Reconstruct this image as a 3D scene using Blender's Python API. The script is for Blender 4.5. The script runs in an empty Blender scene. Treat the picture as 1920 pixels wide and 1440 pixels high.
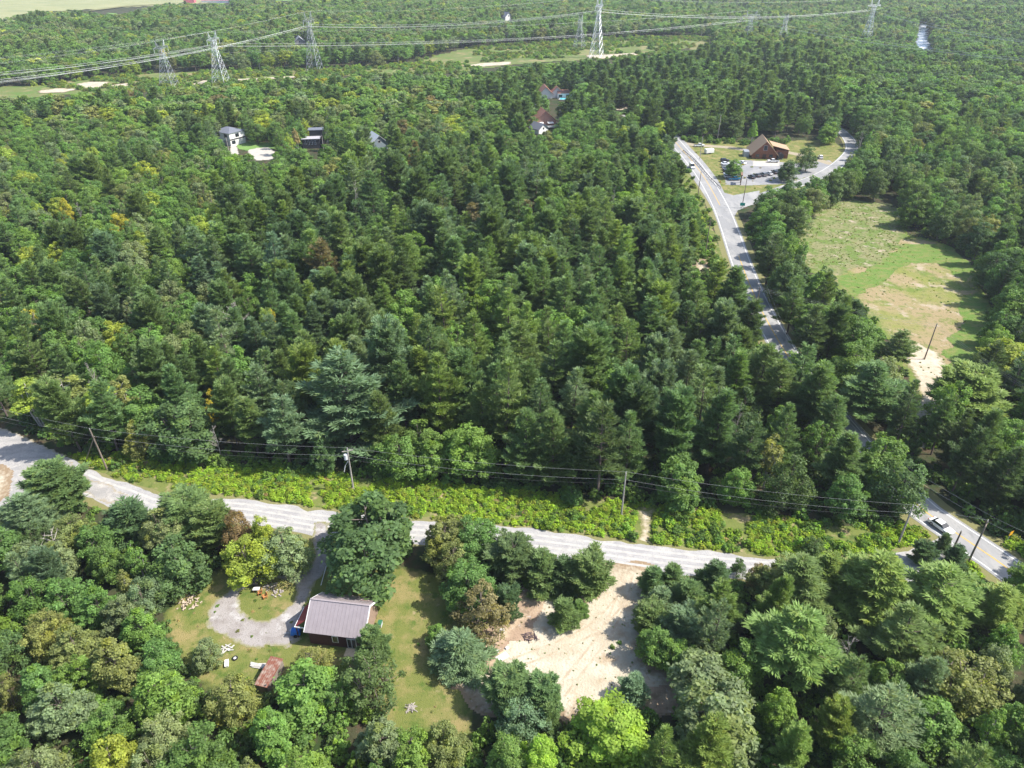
import bpy, math, random, zlib
import numpy as np
from math import sin, cos, tan, atan, atan2, radians, sqrt, pi, floor
S = bpy.context.scene
COL = S.collection
rng = random.Random(7)
nr = np.random.RandomState(11)

# ------------------------------------------------------------------ camera, sky, sun, exposure
H, F, PITCH = 95.0, 1333.0, radians(32.2)
cd = bpy.data.cameras.new('camera'); cam = bpy.data.objects.new('camera', cd); COL.objects.link(cam)
cam.location = (0, 0, H); cam.rotation_euler = (pi/2-PITCH, 0, 0)
cd.sensor_width = 36; cd.lens = 36*F/1920; cd.clip_start = 1; cd.clip_end = 12000
S.camera = cam
SUN_EL, SUN_AZ = radians(50), radians(-4)           # azimuth measured from +X towards +Y
w = bpy.data.worlds.new("World"); S.world = w; w.use_nodes = True
wn = w.node_tree; sky = wn.nodes.new('ShaderNodeTexSky'); sky.sky_type = 'NISHITA'; sky.sun_disc = False
sky.sun_elevation = SUN_EL; sky.sun_rotation = pi/2-SUN_AZ; sky.dust_density = 1.5
wn.links.new(sky.outputs[0], wn.nodes['Background'].inputs[0]); wn.nodes['Background'].inputs[1].default_value = 0.15
sd = bpy.data.lights.new('sun', 'SUN'); sun = bpy.data.objects.new('sun', sd); COL.objects.link(sun)
sd.energy = 4.6; sd.angle = radians(0.5); sd.color = (1, 0.95, 0.87)
sx, sy, sz = cos(SUN_EL)*cos(SUN_AZ), cos(SUN_EL)*sin(SUN_AZ), sin(SUN_EL)
from mathutils import Vector, Matrix
sun.rotation_euler = Vector((sx, sy, sz)).to_track_quat('Z', 'Y').to_euler()
S.view_settings.view_transform = 'Standard'; S.view_settings.look = 'None'
S.view_settings.gamma = 1; S.view_settings.exposure = 0.95
S.cycles.max_bounces = 5; S.cycles.diffuse_bounces = 3; S.cycles.glossy_bounces = 2
S.cycles.transmission_bounces = 4; S.cycles.volume_bounces = 0; S.cycles.volume_step_rate = 4; S.cycles.transparent_max_bounces = 4

# ------------------------------------------------------------------ numbers: noise, terrain, picture <-> ground
_tab = np.random.RandomState(3).rand(256, 256)
def vnoise(x, y, s=1.0, o=0):
    x = np.asarray(x, float)/s+o*17.3+500; y = np.asarray(y, float)/s+o*9.1+500
    xi = np.floor(x).astype(int); yi = np.floor(y).astype(int); fx = x-xi; fy = y-yi
    fx = fx*fx*(3-2*fx); fy = fy*fy*(3-2*fy)
    a = _tab[xi % 256, yi % 256]; b = _tab[(xi+1) % 256, yi % 256]; c = _tab[xi % 256, (yi+1) % 256]; d = _tab[(xi+1) % 256, (yi+1) % 256]
    return (a*(1-fx)+b*fx)*(1-fy)+(c*(1-fx)+d*fx)*fy
def fbm(x, y, s, o=0, n=3):
    t = 0; a = .5; tot = 0
    for k in range(n): t = t+a*vnoise(x, y, s/2**k, o+k); tot += a; a *= .5
    return t/tot
GS = 20.0
def _h0(x, y):
    m = np.clip((y-380)/250, 0, 1); m = m*m*(3-2*m)
    side = np.clip((x-60)/300, 0, 1)
    return m*((fbm(x, y, 230, 1, 2)-.5)*(11+26*side))
def terrain(x, y):
    x = np.asarray(x, float)/GS; y = np.asarray(y, float)/GS
    xi = np.floor(x); yi = np.floor(y); fx = x-xi; fy = y-yi
    a = _h0(xi*GS, yi*GS); b = _h0((xi+1)*GS, yi*GS); c = _h0(xi*GS, (yi+1)*GS); d = _h0((xi+1)*GS, (yi+1)*GS)
    return (a*(1-fx)+b*fx)*(1-fy)+(c*(1-fx)+d*fx)*fy
def G(px, py, z=0.0):
    """ground point seen at photo pixel, z metres above the ground there"""
    u, v = (px-960)/F, (720-py)/F
    dx, dy, dz = u, cos(PITCH)+v*sin(PITCH), -sin(PITCH)+v*cos(PITCH)
    zz = 0.0
    for _ in range(12):
        t = (zz+z-H)/dz; zz = .5*zz+.5*float(terrain(dx*t, dy*t))
    t = (zz+z-H)/dz
    return Vector((dx*t, dy*t, H+dz*t))
def P(x, y, z):
    """world -> photo pixel (numpy) and depth"""
    dz = np.asarray(z)-H; y = np.asarray(y, float)
    fwd = y*cos(PITCH)-dz*sin(PITCH); up = y*sin(PITCH)+dz*cos(PITCH)
    return 960+F*np.asarray(x)/fwd, 720-F*up/fwd, fwd
MW, MH = 640, 480
_gx, _gy = np.meshgrid((np.arange(-40, MW+40)+.5)*3, (np.arange(MH+40)+.5)*3)
def inpoly(x, y, poly):
    r = np.zeros(x.shape, bool); n = len(poly)
    for i in range(n):
        x1, y1 = poly[i]; x2, y2 = poly[(i+1) % n]
        if y1 == y2: continue
        c = ((y1 > y) != (y2 > y)) & (x < (x2-x1)*(y-y1)/(y2-y1)+x1); r ^= c
    return r
def mask_of(polys):
    m = np.zeros(_gx.shape, bool)
    for p in polys: m |= inpoly(_gx, _gy, p)
    return m
def look(m, px, py):
    i = np.clip((np.asarray(py)/3).astype(int), 0, m.shape[0]-1); j = np.clip((np.asarray(px)/3).astype(int)+40, 0, m.shape[1]-1)
    return m[i, j]

# ------------------------------------------------------------------ mesh building
class MB:
    def __init__(s): s.v = []; s.f = []; s.n = 0
    def add(s, v, f):
        v = [tuple(p) for p in v]; s.v += v; s.f += [tuple(i+s.n for i in q) for q in f]; s.n += len(v); return s
    def box(s, c, d, M=None, taper=1.0, lean=(0, 0)):
        cx, cy, cz = c; a, b, h = d[0]/2, d[1]/2, d[2]/2; v = []
        for z in (-1, 1):
            t = taper if z > 0 else 1
            for x, y in ((-1, -1), (1, -1), (1, 1), (-1, 1)): v.append(Vector((cx+x*a*t+(lean[0] if z > 0 else 0), cy+y*b*t+(lean[1] if z > 0 else 0), cz+z*h)))
        if M is not None: v = [M@p for p in v]
        return s.add(v, [(3, 2, 1, 0), (4, 5, 6, 7), (0, 1, 5, 4), (1, 2, 6, 5), (2, 3, 7, 6), (3, 0, 4, 7)])
    def prism(s, poly, z0, z1, M=None):
        n = len(poly); v = [Vector((x, y, z0)) for x, y in poly]+[Vector((x, y, z1)) for x, y in poly]
        if M is not None: v = [M@p for p in v]
        return s.add(v, [tuple(range(n))[::-1], tuple(range(n, 2*n))]+[(i, (i+1) % n, n+(i+1) % n, n+i) for i in range(n)])
    def slab(s, quad, t):
        """a plate: quad of 3-D points with thickness t downwards along its normal"""
        q = [Vector(p) for p in quad]; nn = (q[1]-q[0]).cross(q[2]-q[0]).normalized()
        if nn.z < 0: nn = -nn
        k = len(q); v = q+[p-nn*t for p in q]
        return s.add(v, [tuple(range(k)), tuple(range(k, 2*k))[::-1]]+[(i, k+i, k+(i+1) % k, (i+1) % k) for i in range(k)])
    def tube(s, pts, rad, seg=6):
        pts = [Vector(p) for p in pts]; n = len(pts)
        if not hasattr(rad, '__len__'): rad = [rad]*n
        v = []; f = []
        for i, p in enumerate(pts):
            d = (pts[min(i+1, n-1)]-pts[max(i-1, 0)]).normalized()
            a = d.cross(Vector((0, 0, 1)) if abs(d.z) < .9 else Vector((1, 0, 0))).normalized(); b = d.cross(a)
            for k in range(seg): t = 2*pi*k/seg; v.append(p+(a*cos(t)+b*sin(t))*rad[i])
        for i in range(n-1):
            for k in range(seg): f.append((i*seg+k, i*seg+(k+1) % seg, (i+1)*seg+(k+1) % seg, (i+1)*seg+k))
        f += [tuple(range(seg)), tuple(range((n-1)*seg, n*seg))[::-1]]
        return s.add(v, f)
    def build(s, name, mat, parent=None, bevel=0, smooth=False):
        me = bpy.data.meshes.new(name); me.from_pydata(s.v, [], s.f); me.materials.append(mat); me.update()
        if smooth: me.polygons.foreach_set('use_smooth', [True]*len(me.polygons))
        o = bpy.data.objects.new(name, me); COL.objects.link(o)
        if parent: o.parent = parent
        if bevel:
            b = o.modifiers.new('bevel', 'BEVEL'); b.width = bevel; b.segments = 2; b.limit_method = 'ANGLE'
        return o
def np_mesh(name, v, f, mats, attrs=None, mi=None):
    """f: n x 3 or n x 4 array"""
    me = bpy.data.meshes.new(name); n, k = f.shape
    me.vertices.add(len(v)); me.vertices.foreach_set('co', v.astype(np.float32).ravel())
    me.loops.add(n*k); me.loops.foreach_set('vertex_index', f.astype(np.int32).ravel())
    me.polygons.add(n); me.polygons.foreach_set('loop_start', np.arange(n, dtype=np.int32)*k); me.polygons.foreach_set('loop_total', np.full(n, k, np.int32))
    for m in mats: me.materials.append(m)
    if mi is not None: me.polygons.foreach_set('material_index', mi.astype(np.int32))
    me.update(calc_edges=True)
    for nm, (dom, val) in (attrs or {}).items():
        a = me.attributes.new(nm, 'FLOAT', dom); a.data.foreach_set('value', val.astype(np.float32))
    me.validate(); return me
def link(name, me, parent=None):
    o = bpy.data.objects.new(name, me); COL.objects.link(o); o.parent = parent; return o
def tag(o, label=None, cat=None, group=None, kind=None):
    if label: o['label'] = label
    if cat: o['category'] = cat
    if group: o['group'] = group
    if kind: o['kind'] = kind
    return o
def thing(name, label, cat, loc=(0, 0, 0), rz=0, group=None):
    o = bpy.data.objects.new(name, None); COL.objects.link(o); o.location = loc; o.rotation_euler = (0, 0, rz); o.empty_display_size = .3
    return tag(o, label, cat, group)
def copy_tree(o, parent=None):
    c = o.copy(); COL.objects.link(c); c.parent = parent
    for ch in o.children: copy_tree(ch, c)
    return c

# ------------------------------------------------------------------ materials
MATS = {}
def new_mat(name):
    m = bpy.data.materials.new(name); m.use_nodes = True; nt = m.node_tree; b = nt.nodes['Principled BSDF']; MATS[name] = m
    return m, nt, b
def mat(name, col, rough=.7, metal=0, var=.12, scale=3, spec=.3, bump=0):
    if name in MATS: return MATS[name]
    m, nt, b = new_mat(name); N = nt.nodes.new; L = nt.links.new
    tc = N('ShaderNodeTexCoord'); no = N('ShaderNodeTexNoise'); no.inputs['Scale'].default_value = scale; no.inputs['Detail'].default_value = 5
    L(tc.outputs['Object'], no.inputs['Vector'])
    r = N('ShaderNodeValToRGB'); r.color_ramp.elements[0].position = .3; r.color_ramp.elements[1].position = .7
    r.color_ramp.elements[0].color = (*[c*(1-var) for c in col], 1); r.color_ramp.elements[1].color = (*[min(1, c*(1+var)) for c in col], 1)
    L(no.outputs['Fac'], r.inputs[0]); L(r.outputs[0], b.inputs['Base Color'])
    b.inputs['Roughness'].default_value = rough; b.inputs['Metallic'].default_value = metal; b.inputs['Specular IOR Level'].default_value = spec
    if bump:
        bp = N('ShaderNodeBump'); bp.inputs['Strength'].default_value = bump; bp.inputs['Distance'].default_value = .05; L(no.outputs['Fac'], bp.inputs['Height']); L(bp.outputs[0], b.inputs['Normal'])
    return m
def ground_mat(name, layers, rough=.95, bump=.5, bscale=2.0, edge=None):
    """layers: list of (colour, noise scale, lo, hi, detail, stretch) mixed one over the other by world noise; edge: (colour, width) near the patch's border"""
    m, nt, b = new_mat(name); N = nt.nodes.new; L = nt.links.new
    geo = N('ShaderNodeNewGeometry'); cur = None
    for i, (col, sc, lo, hi, det, st) in enumerate(layers):
        if cur is None:
            rgb = N('ShaderNodeRGB'); rgb.outputs[0].default_value = (*col, 1); cur = rgb.outputs[0]; continue
        mp = N('ShaderNodeMapping'); mp.inputs['Location'].default_value = (i*31.7, i*13.1, 0); mp.inputs['Scale'].default_value = (1, st, 1); L(geo.outputs['Position'], mp.inputs[0])
        no = N('ShaderNodeTexNoise'); no.inputs['Scale'].default_value = 1/sc; no.inputs['Detail'].default_value = det; no.inputs['Roughness'].default_value = .62; L(mp.outputs[0], no.inputs['Vector'])
        mr = N('ShaderNodeMapRange'); mr.inputs[1].default_value = lo; mr.inputs[2].default_value = hi; L(no.outputs['Fac'], mr.inputs[0])
        mx = N('ShaderNodeMix'); mx.data_type = 'RGBA'; L(mr.outputs[0], mx.inputs[0]); L(cur, mx.inputs[6]); mx.inputs[7].default_value = (*col, 1); cur = mx.outputs[2]
    if edge:
        at = N('ShaderNodeAttribute'); at.attribute_name = 'd'
        no = N('ShaderNodeTexNoise'); no.inputs['Scale'].default_value = 1.3; no.inputs['Detail'].default_value = 6; L(geo.outputs['Position'], no.inputs['Vector'])
        ma = N('ShaderNodeMath'); ma.operation = 'MULTIPLY_ADD'; L(no.outputs['Fac'], ma.inputs[0]); ma.inputs[1].default_value = -edge[1]*2.4; L(at.outputs['Fac'], ma.inputs[2])
        mr = N('ShaderNodeMapRange'); mr.inputs[1].default_value = edge[1]*.1; mr.inputs[2].default_value = -edge[1]*.9; L(ma.outputs[0], mr.inputs[0])
        mx = N('ShaderNodeMix'); mx.data_type = 'RGBA'; L(mr.outputs[0], mx.inputs[0]); L(cur, mx.inputs[6]); mx.inputs[7].default_value = (*edge[0], 1); cur = mx.outputs[2]
    L(cur, b.inputs['Base Color']); b.inputs['Roughness'].default_value = rough; b.inputs['Specular IOR Level'].default_value = .15
    if bump:
        no = N('ShaderNodeTexNoise'); no.inputs['Scale'].default_value = bscale; no.inputs['Detail'].default_value = 8; L(geo.outputs['Position'], no.inputs['Vector'])
        bp = N('ShaderNodeBump'); bp.inputs['Strength'].default_value = bump; bp.inputs['Distance'].default_value = .15; L(no.outputs['Fac'], bp.inputs['Height']); L(bp.outputs[0], b.inputs['Normal'])
    return m
FLOOR = (.05, .052, .026)
M_floor = ground_mat('forest_floor', [(FLOOR, 1, 0, 1, 0, 1), ((0.072, 0.052, 0.032), 3, .5, .62, 6, 1), ((0.028, 0.048, 0.014), 5, .5, .6, 8, 1), ((0.016, 0.018, 0.010), 1.3, .55, .7, 6, 1)])
M_gravel = ground_mat('gravel', [((0.336, 0.320, 0.304), 1, 0, 1, 0, 1), ((0.264, 0.256, 0.248), 5, .42, .6, 8, 2.5), ((0.400, 0.376, 0.344), 2.2, .52, .66, 8, 1), ((0.208, 0.200, 0.188), .35, .56, .7, 3, 1)], bump=.6, bscale=5, edge=((0.288, 0.248, 0.176), .7))
M_gravel_plain = ground_mat('gravel_plain', [((0.336, 0.328, 0.320), 1, 0, 1, 0, 1), ((0.280, 0.272, 0.272), 5, .42, .6, 8, 2.5), ((0.384, 0.368, 0.344), 2.2, .52, .66, 8, 1), ((0.224, 0.216, 0.208), .35, .56, .7, 3, 1)], bump=.6, bscale=5)
M_drive = ground_mat('drive_gravel', [((0.288, 0.264, 0.248), 1, 0, 1, 0, 1), ((0.224, 0.200, 0.184), 2, .45, .62, 8, 1), ((0.400, 0.384, 0.368), 4, .56, .66, 8, 1), ((0.176, 0.160, 0.136), .3, .58, .7, 3, 1)], bump=.6, bscale=5, edge=((0.208, 0.200, 0.096), .6))
M_sand = ground_mat('sand', [((.375, .325, .24), 1, 0, 1, 0, 1), ((.45, .405, .32), 6, .42, .58, 10, 1), ((.33, .255, .17), 4, .55, .66, 10, 1), ((.14, .15, .07), .45, .645, .69, 6, 1), ((.38, .31, .22), .7, .55, .66, 8, 1), ((.25, .19, .13), 2.2, .66, .74, 10, 1)], bump=1.0, bscale=2.5, edge=((.24, .175, .11), 2.2))
M_lawn = ground_mat('lawn_grass', [((0.136, 0.152, 0.040), 1, 0, 1, 0, 1), ((0.232, 0.192, 0.080), 5, .46, .62, 8, 1), ((0.080, 0.120, 0.024), 3, .52, .64, 8, 1), ((0.288, 0.232, 0.128), 1.6, .62, .72, 8, 1), ((0.064, 0.088, 0.020), .35, .58, .7, 4, 1)], bump=.8, bscale=6, edge=((0.064, 0.080, 0.024), .9))
M_meadow = ground_mat('meadow_grass', [((.175, .19, .048), 1, 0, 1, 0, 1), ((.26, .205, .11), 16, .38, .54, 10, 1), ((.125, .165, .035), 11, .54, .62, 10, 1), ((.33, .27, .19), 7, .55, .63, 12, 1), ((.115, .13, .04), 1.6, .54, .66, 8, 1), ((.38, .33, .25), 3, .62, .70, 12, 1)], bump=1, bscale=2, edge=((.11, .155, .03), 3.0))
M_path = ground_mat('sandy_track', [((0.400, 0.336, 0.248), 1, 0, 1, 0, 1), ((0.480, 0.416, 0.328), 3, .45, .6, 8, 1), ((0.288, 0.232, 0.152), 1.5, .55, .7, 8, 1)], bump=.6, bscale=3, edge=((0.176, 0.168, 0.072), 1.0))
M_verge = ground_mat('verge_soil', [((0.128, 0.152, 0.040), 1, 0, 1, 0, 1), ((0.272, 0.216, 0.120), 3, .52, .64, 8, 1), ((0.072, 0.104, 0.024), 2, .5, .62, 6, 1)])
M_clear = ground_mat('cut_strip', [((.12, .145, .045), 1, 0, 1, 0, 1), ((.23, .19, .095), 22, .52, .62, 8, 1), ((.09, .15, .032), 14, .5, .62, 8, 1), ((.28, .24, .14), 9, .62, .7, 8, 1)], bump=.3, bscale=.5)
M_field = ground_mat('mown_field', [((0.240, 0.248, 0.120), 1, 0, 1, 0, 1), ((0.176, 0.200, 0.096), 90, .48, .6, 4, 6), ((0.288, 0.280, 0.152), 40, .5, .6, 4, 8)], bump=0)
M_greenfield = ground_mat('green_field', [((0.120, 0.216, 0.056), 1, 0, 1, 0, 1), ((0.160, 0.256, 0.072), 30, .45, .6, 4, 5)], bump=0)
M_asphalt = ground_mat('asphalt', [((0.235, 0.235, 0.235), 1, 0, 1, 0, 1), ((0.30, 0.295, 0.285), 6, .45, .6, 6, .3), ((0.18, 0.18, 0.18), 1.5, .55, .7, 8, .5)], rough=.85, bump=.15, bscale=8)
M_asphalt_lot = ground_mat('asphalt_lot', [((0.216, 0.216, 0.220), 1, 0, 1, 0, 1), ((0.272, 0.268, 0.264), 6, .45, .6, 6, 1), ((0.176, 0.176, 0.176), 2, .58, .7, 8, 1)], rough=.85, bump=.15, bscale=8)
M_whiteline = ground_mat('white_paint', [((0.560, 0.560, 0.544), 1, 0, 1, 0, 1), ((0.400, 0.400, 0.392), .8, .5, .7, 5, 1)], bump=0)
M_yellowline = ground_mat('yellow_paint', [((0.496, 0.336, 0.096), 1, 0, 1, 0, 1), ((0.360, 0.264, 0.120), .8, .5, .7, 5, 1)], bump=0)
M_concrete = ground_mat('concrete', [((0.416, 0.384, 0.336), 1, 0, 1, 0, 1), ((0.352, 0.328, 0.296), 2, .45, .65, 6, 1)], bump=.1)

def leaf_material(name, yellow=(1.22, 1.15, .6), trans=.42, rough=.55):
    m, nt, b = new_mat(name); N = nt.nodes.new; L = nt.links.new
    a = N('ShaderNodeAttribute'); a.attribute_type = 'INSTANCER'; a.attribute_name = 'tint'
    lv = N('ShaderNodeAttribute'); lv.attribute_name = 'lv'; ly = N('ShaderNodeAttribute'); ly.attribute_name = 'ly'
    s = N('ShaderNodeVectorMath'); s.operation = 'SCALE'; L(a.outputs['Color'], s.inputs[0]); L(lv.outputs['Fac'], s.inputs['Scale'])
    y = N('ShaderNodeMix'); y.data_type = 'RGBA'; y.blend_type = 'MULTIPLY'; L(ly.outputs['Fac'], y.inputs[0]); L(s.outputs[0], y.inputs[6]); y.inputs[7].default_value = (*yellow, 1)
    L(y.outputs[2], b.inputs['Base Color']); b.inputs['Roughness'].default_value = rough; b.inputs['Specular IOR Level'].default_value = .2
    t = N('ShaderNodeBsdfTranslucent'); h = N('ShaderNodeMix'); h.data_type = 'RGBA'; h.blend_type = 'MULTIPLY'; h.inputs[0].default_value = 1
    L(y.outputs[2], h.inputs[6]); h.inputs[7].default_value = (1.25, 1.35, .5, 1); L(h.outputs[2], t.inputs[0])
    x = N('ShaderNodeMixShader'); x.inputs[0].default_value = trans; L(b.outputs[0], x.inputs[1]); L(t.outputs[0], x.inputs[2]); L(x.outputs[0], nt.nodes['Material Output'].inputs[0])
    return m
M_leaf = leaf_material('leaf'); M_needle = leaf_material('needle', (1.25, 1.05, .7), .34, .5)
M_bark = mat('bark', (.16, .13, .11), .9, var=.35, scale=4, bump=.6); M_bark_pine = mat('pine_bark', (.13, .10, .085), .9, var=.35, scale=4, bump=.6)
M_birch = mat('birch_bark', (.36, .34, .31), .8, var=.25, scale=5); M_dead = mat('dead_wood', (.30, .27, .24), .9, var=.25, scale=6)

# ------------------------------------------------------------------ ground
def ribbon(name, pts, width, z, m, parent=None, off=0.0, step=3.0, kind='structure'):
    """flat strip following ground points; off shifts it sideways (to the right of travel)"""
    p = smooth_line(pts, step); n = len(p)
    wd = width if hasattr(width, '__call__') else (lambda t: width)
    L, R = [], []
    for i in range(n):
        d = (p[min(i+1, n-1)]-p[max(i-1, 0)]); d.z = 0; d.normalize(); s = Vector((d.y, -d.x, 0)); h = wd(i/(n-1))/2
        for k, lst in ((-h, L), (h, R)): q = p[i]+s*(off+k); lst.append(Vector((q.x, q.y, float(terrain(q.x, q.y))+z)))
    b = MB(); b.add(L+R, [(i, n+i, n+i+1, i+1) for i in range(n-1)]); o = b.build(name, m, parent)
    return tag(o, kind=kind) if not parent else o
def smooth_line(pts, step=3.0):
    p = [Vector((q[0], q[1], 0)) for q in pts]; out = []
    for i in range(len(p)-1):
        a, b, c, d = p[max(i-1, 0)], p[i], p[i+1], p[min(i+2, len(p)-1)]; n = max(1, int((c-b).length/step))
        for k in range(n):
            t = k/n; out.append(.5*((2*b)+(c-a)*t+(2*a-5*b+4*c-d)*t*t+(3*b-a-3*c+d)*t**3))
    return out+[p[-1]]
def gpts(px, z=0): return [G(x, y, z) for x, y in px]
def patch(name, px, z, m, res=.3, rag=.6, kind='structure', holes=()):
    poly = np.array([[p.x, p.y] for p in gpts(px)]); lo = poly.min(0)-rag; hi = poly.max(0)+rag
    nx = int((hi[0]-lo[0])/res)+2; ny = int((hi[1]-lo[1])/res)+2
    X, Y = np.meshgrid(lo[0]+np.arange(nx)*res, lo[1]+np.arange(ny)*res)
    def sdist(q):
        d = np.full(X.shape, 1e9)
        for i in range(len(q)):
            a, b = q[i], q[(i+1) % len(q)]; e = b-a; t = np.clip(((X-a[0])*e[0]+(Y-a[1])*e[1])/(e@e+1e-9), 0, 1)
            d = np.minimum(d, np.hypot(X-a[0]-t*e[0], Y-a[1]-t*e[1]))
        return np.where(inpoly(X, Y, [tuple(v) for v in q]), d, -d)
    D = sdist(poly)
    for h in holes: D = np.minimum(D, -sdist(np.array([[p.x, p.y] for p in gpts(h)])))
    D = D+(fbm(X, Y, max(1.5, rag*3), 5)-.5)*2.4*rag
    idx = np.arange(nx*ny).reshape(ny, nx); ok = (D[:-1, :-1] > 0) & (D[1:, :-1] > 0) & (D[:-1, 1:] > 0) & (D[1:, 1:] > 0)
    f = np.stack([idx[:-1, :-1][ok], idx[:-1, 1:][ok], idx[1:, 1:][ok], idx[1:, :-1][ok]], 1)
    used, inv = np.unique(f.ravel(), return_inverse=True)
    v = np.stack([X.ravel(), Y.ravel(), terrain(X.ravel(), Y.ravel())+z], 1)[used]
    return tag(link(name, np_mesh(name, v, inv.reshape(f.shape), [m], {'d': ('POINT', D.ravel()[used])})), kind=kind)
gx = np.arange(-1400, 1401)*GS; gy = np.arange(-30, 1200)*GS
gx = gx[(gx > -3400) & (gx < 3400)]; gy = gy[gy < 3400]
X, Y = np.meshgrid(gx, gy); Z = terrain(X, Y); idx = np.arange(X.size).reshape(X.shape)
f = np.stack([idx[:-1, :-1].ravel(), idx[:-1, 1:].ravel(), idx[1:, 1:].ravel(), idx[1:, :-1].ravel()], 1)
tag(link('ground', np_mesh('ground', np.stack([X.ravel(), Y.ravel(), Z.ravel()], 1), f, [M_floor])), kind='structure')

# two-lane paved road (visible from the lower right up to the left of the log building)
ROAD = [(2010, 1165), (1900, 1074), (1830, 1025), (1765, 981), (1735, 960), (1660, 890), (1600, 823), (1540, 750), (1480, 672), (1432, 590), (1404, 530), (1385, 480), (1368, 430), (1350, 385), (1325, 340), (1300, 305), (1278, 280), (1255, 255), (1225, 235), (1180, 215)]
RP = gpts(ROAD)
SIDE = [(1352, 376), (1385, 374), (1425, 369), (1475, 352), (1525, 335), (1560, 317), (1585, 297), (1597, 280), (1592, 262), (1575, 245), (1545, 228), (1500, 205), (1470, 180), (1445, 150), (1425, 135)]
SPT = gpts(SIDE)
ribbon('road_shoulder', RP, 11.6, .02, M_path)
road = ribbon('paved_road', RP, lambda t: 7.6+3.4*min(1, max(0, (t-.52)/.12)), .06, M_asphalt)
ribbon('edge_line', RP, .28, .075, M_whiteline, road, off=3.1); ribbon('edge_line', RP, .28, .075, M_whiteline, road, off=-3.1)
ribbon('centre_line', RP[:12], .30, .075, M_yellowline, road); ribbon('centre_line', RP[13:], .30, .075, M_yellowline, road)
ribbon('side_road_shoulder', SPT, 8.6, .028, M_path)
sroad = ribbon('side_road', SPT, 6.4, .064, M_asphalt)
ribbon('edge_line', SPT[2:], .25, .079, M_whiteline, sroad, off=2.75); ribbon('edge_line', SPT[3:], .25, .079, M_whiteline, sroad, off=-2.75)
patch('road_junction', [(1338, 352), (1357, 361), (1375, 366), (1425, 357), (1425, 380), (1400, 388), (1384, 395), (1376, 410), (1380, 440), (1365, 425), (1350, 390)], .068, M_asphalt, .3, .1)
b = MB()
# gravel road
GR = [(-120, 790), (0, 835), (90, 868), (160, 905), (230, 930), (300, 953), (420, 955), (500, 964), (590, 979), (700, 990), (800, 999), (950, 1011), (1100, 1029), (1250, 1050), (1400, 1066), (1540, 1076), (1660, 1070), (1760, 1040), (1810, 1015)]
GRP = gpts(GR)
gw = smooth_line(GRP[2:], 1.2); wb = MB(); LR = [[], []]
for i in range(len(gw)):
    d = gw[min(i+1, len(gw)-1)]-gw[max(i-1, 0)]; d.normalize(); sd_ = Vector((d.y, -d.x, 0))
    for k, sg in ((0, -1), (1, 1)): q = gw[i]+sd_*sg*(3.15+1.1*(float(fbm(gw[i].x+sg*40, gw[i].y, 4, 77))-.5)*2); LR[k].append((q.x, q.y, .035))
ng = len(gw); wb.add(LR[0]+LR[1], [(i, ng+i, ng+i+1, i+1) for i in range(ng-1)]); groad = tag(wb.build('gravel_road', M_gravel_plain), kind='structure')
gs_ = MB(); LR = [[], []]
for i in range(len(gw)):
    d = gw[min(i+1, len(gw)-1)]-gw[max(i-1, 0)]; d.normalize(); sd_ = Vector((d.y, -d.x, 0))
    for k, sg in ((0, -1), (1, 1)): q = gw[i]+sd_*sg*(4.0+1.6*(float(fbm(gw[i].x+sg*90, gw[i].y, 6, 55))-.5)*2); LR[k].append((q.x, q.y, .028))
gs_.add(LR[0]+LR[1], [(i, ng+i, ng+i+1, i+1) for i in range(ng-1)]); tag(gs_.build('road_shoulder', M_path), kind='structure')
M_track = ground_mat('wheel_track', [((.40, .385, .36), 1, 0, 1, 0, 1), ((.33, .32, .305), 1.2, .45, .62, 8, 1)], bump=.3)
for o_ in (-1.9, -.5, .9, 2.2): ribbon('wheel_track', GRP[2:], .55, .042, M_track, groad, off=o_)
patch('gravel_turnout', [(-140, 770), (0, 800), (60, 822), (130, 857), (150, 880), (200, 908), (260, 935), (200, 945), (150, 925), (60, 945), (-10, 960), (-140, 930)], .045, M_gravel, .4, .8)
patch('sand_bank', [(-140, 880), (5, 870), (30, 885), (20, 925), (-10, 965), (-140, 960)], .055, M_sand, .4, .8)
LAWN = [(300, 1190), (300, 1150), (340, 1110), (420, 1060), (520, 1040), (560, 1020), (590, 1000), (620, 1000), (640, 1040), (720, 1050), (800, 1070), (860, 1090), (890, 1160), (870, 1230), (880, 1290), (900, 1400), (740, 1420), (700, 1300), (640, 1280), (540, 1320), (430, 1330), (360, 1280)]
patch('lawn', LAWN, .015, M_lawn, .3, .7)
DRIVE = [(585, 978), (618, 980), (622, 1030), (615, 1060), (600, 1085), (585, 1110), (570, 1145), (562, 1200), (540, 1215), (500, 1212), (470, 1220), (430, 1200), (388, 1180), (385, 1155), (405, 1125), (440, 1095), (480, 1080), (560, 1078), (588, 1050)]
ISLE = [(452, 1110), (475, 1098), (520, 1085), (548, 1090), (556, 1105), (545, 1130), (525, 1150), (500, 1162), (470, 1160), (452, 1140)]
M_rut = ground_mat('sand_rut', [((.345, .28, .20), 1, 0, 1, 0, 1), ((.43, .365, .275), 1.2, .42, .6, 8, 1)], bump=.8, bscale=3)
for pp in ([(1176, 1078), (1170, 1112), (1150, 1160), (1120, 1210), (1080, 1260), (1050, 1300)], [(1188, 1080), (1160, 1130), (1110, 1180), (1040, 1215), (960, 1245)]):
    for o_ in (-.85, .85): ribbon('wheel_rut', gpts(pp), .38, .052 if pp[0][0] < 1180 else .056, M_rut, off=o_)
patch('driveway', DRIVE, .05, M_drive, .25, .45, holes=[ISLE])
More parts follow.
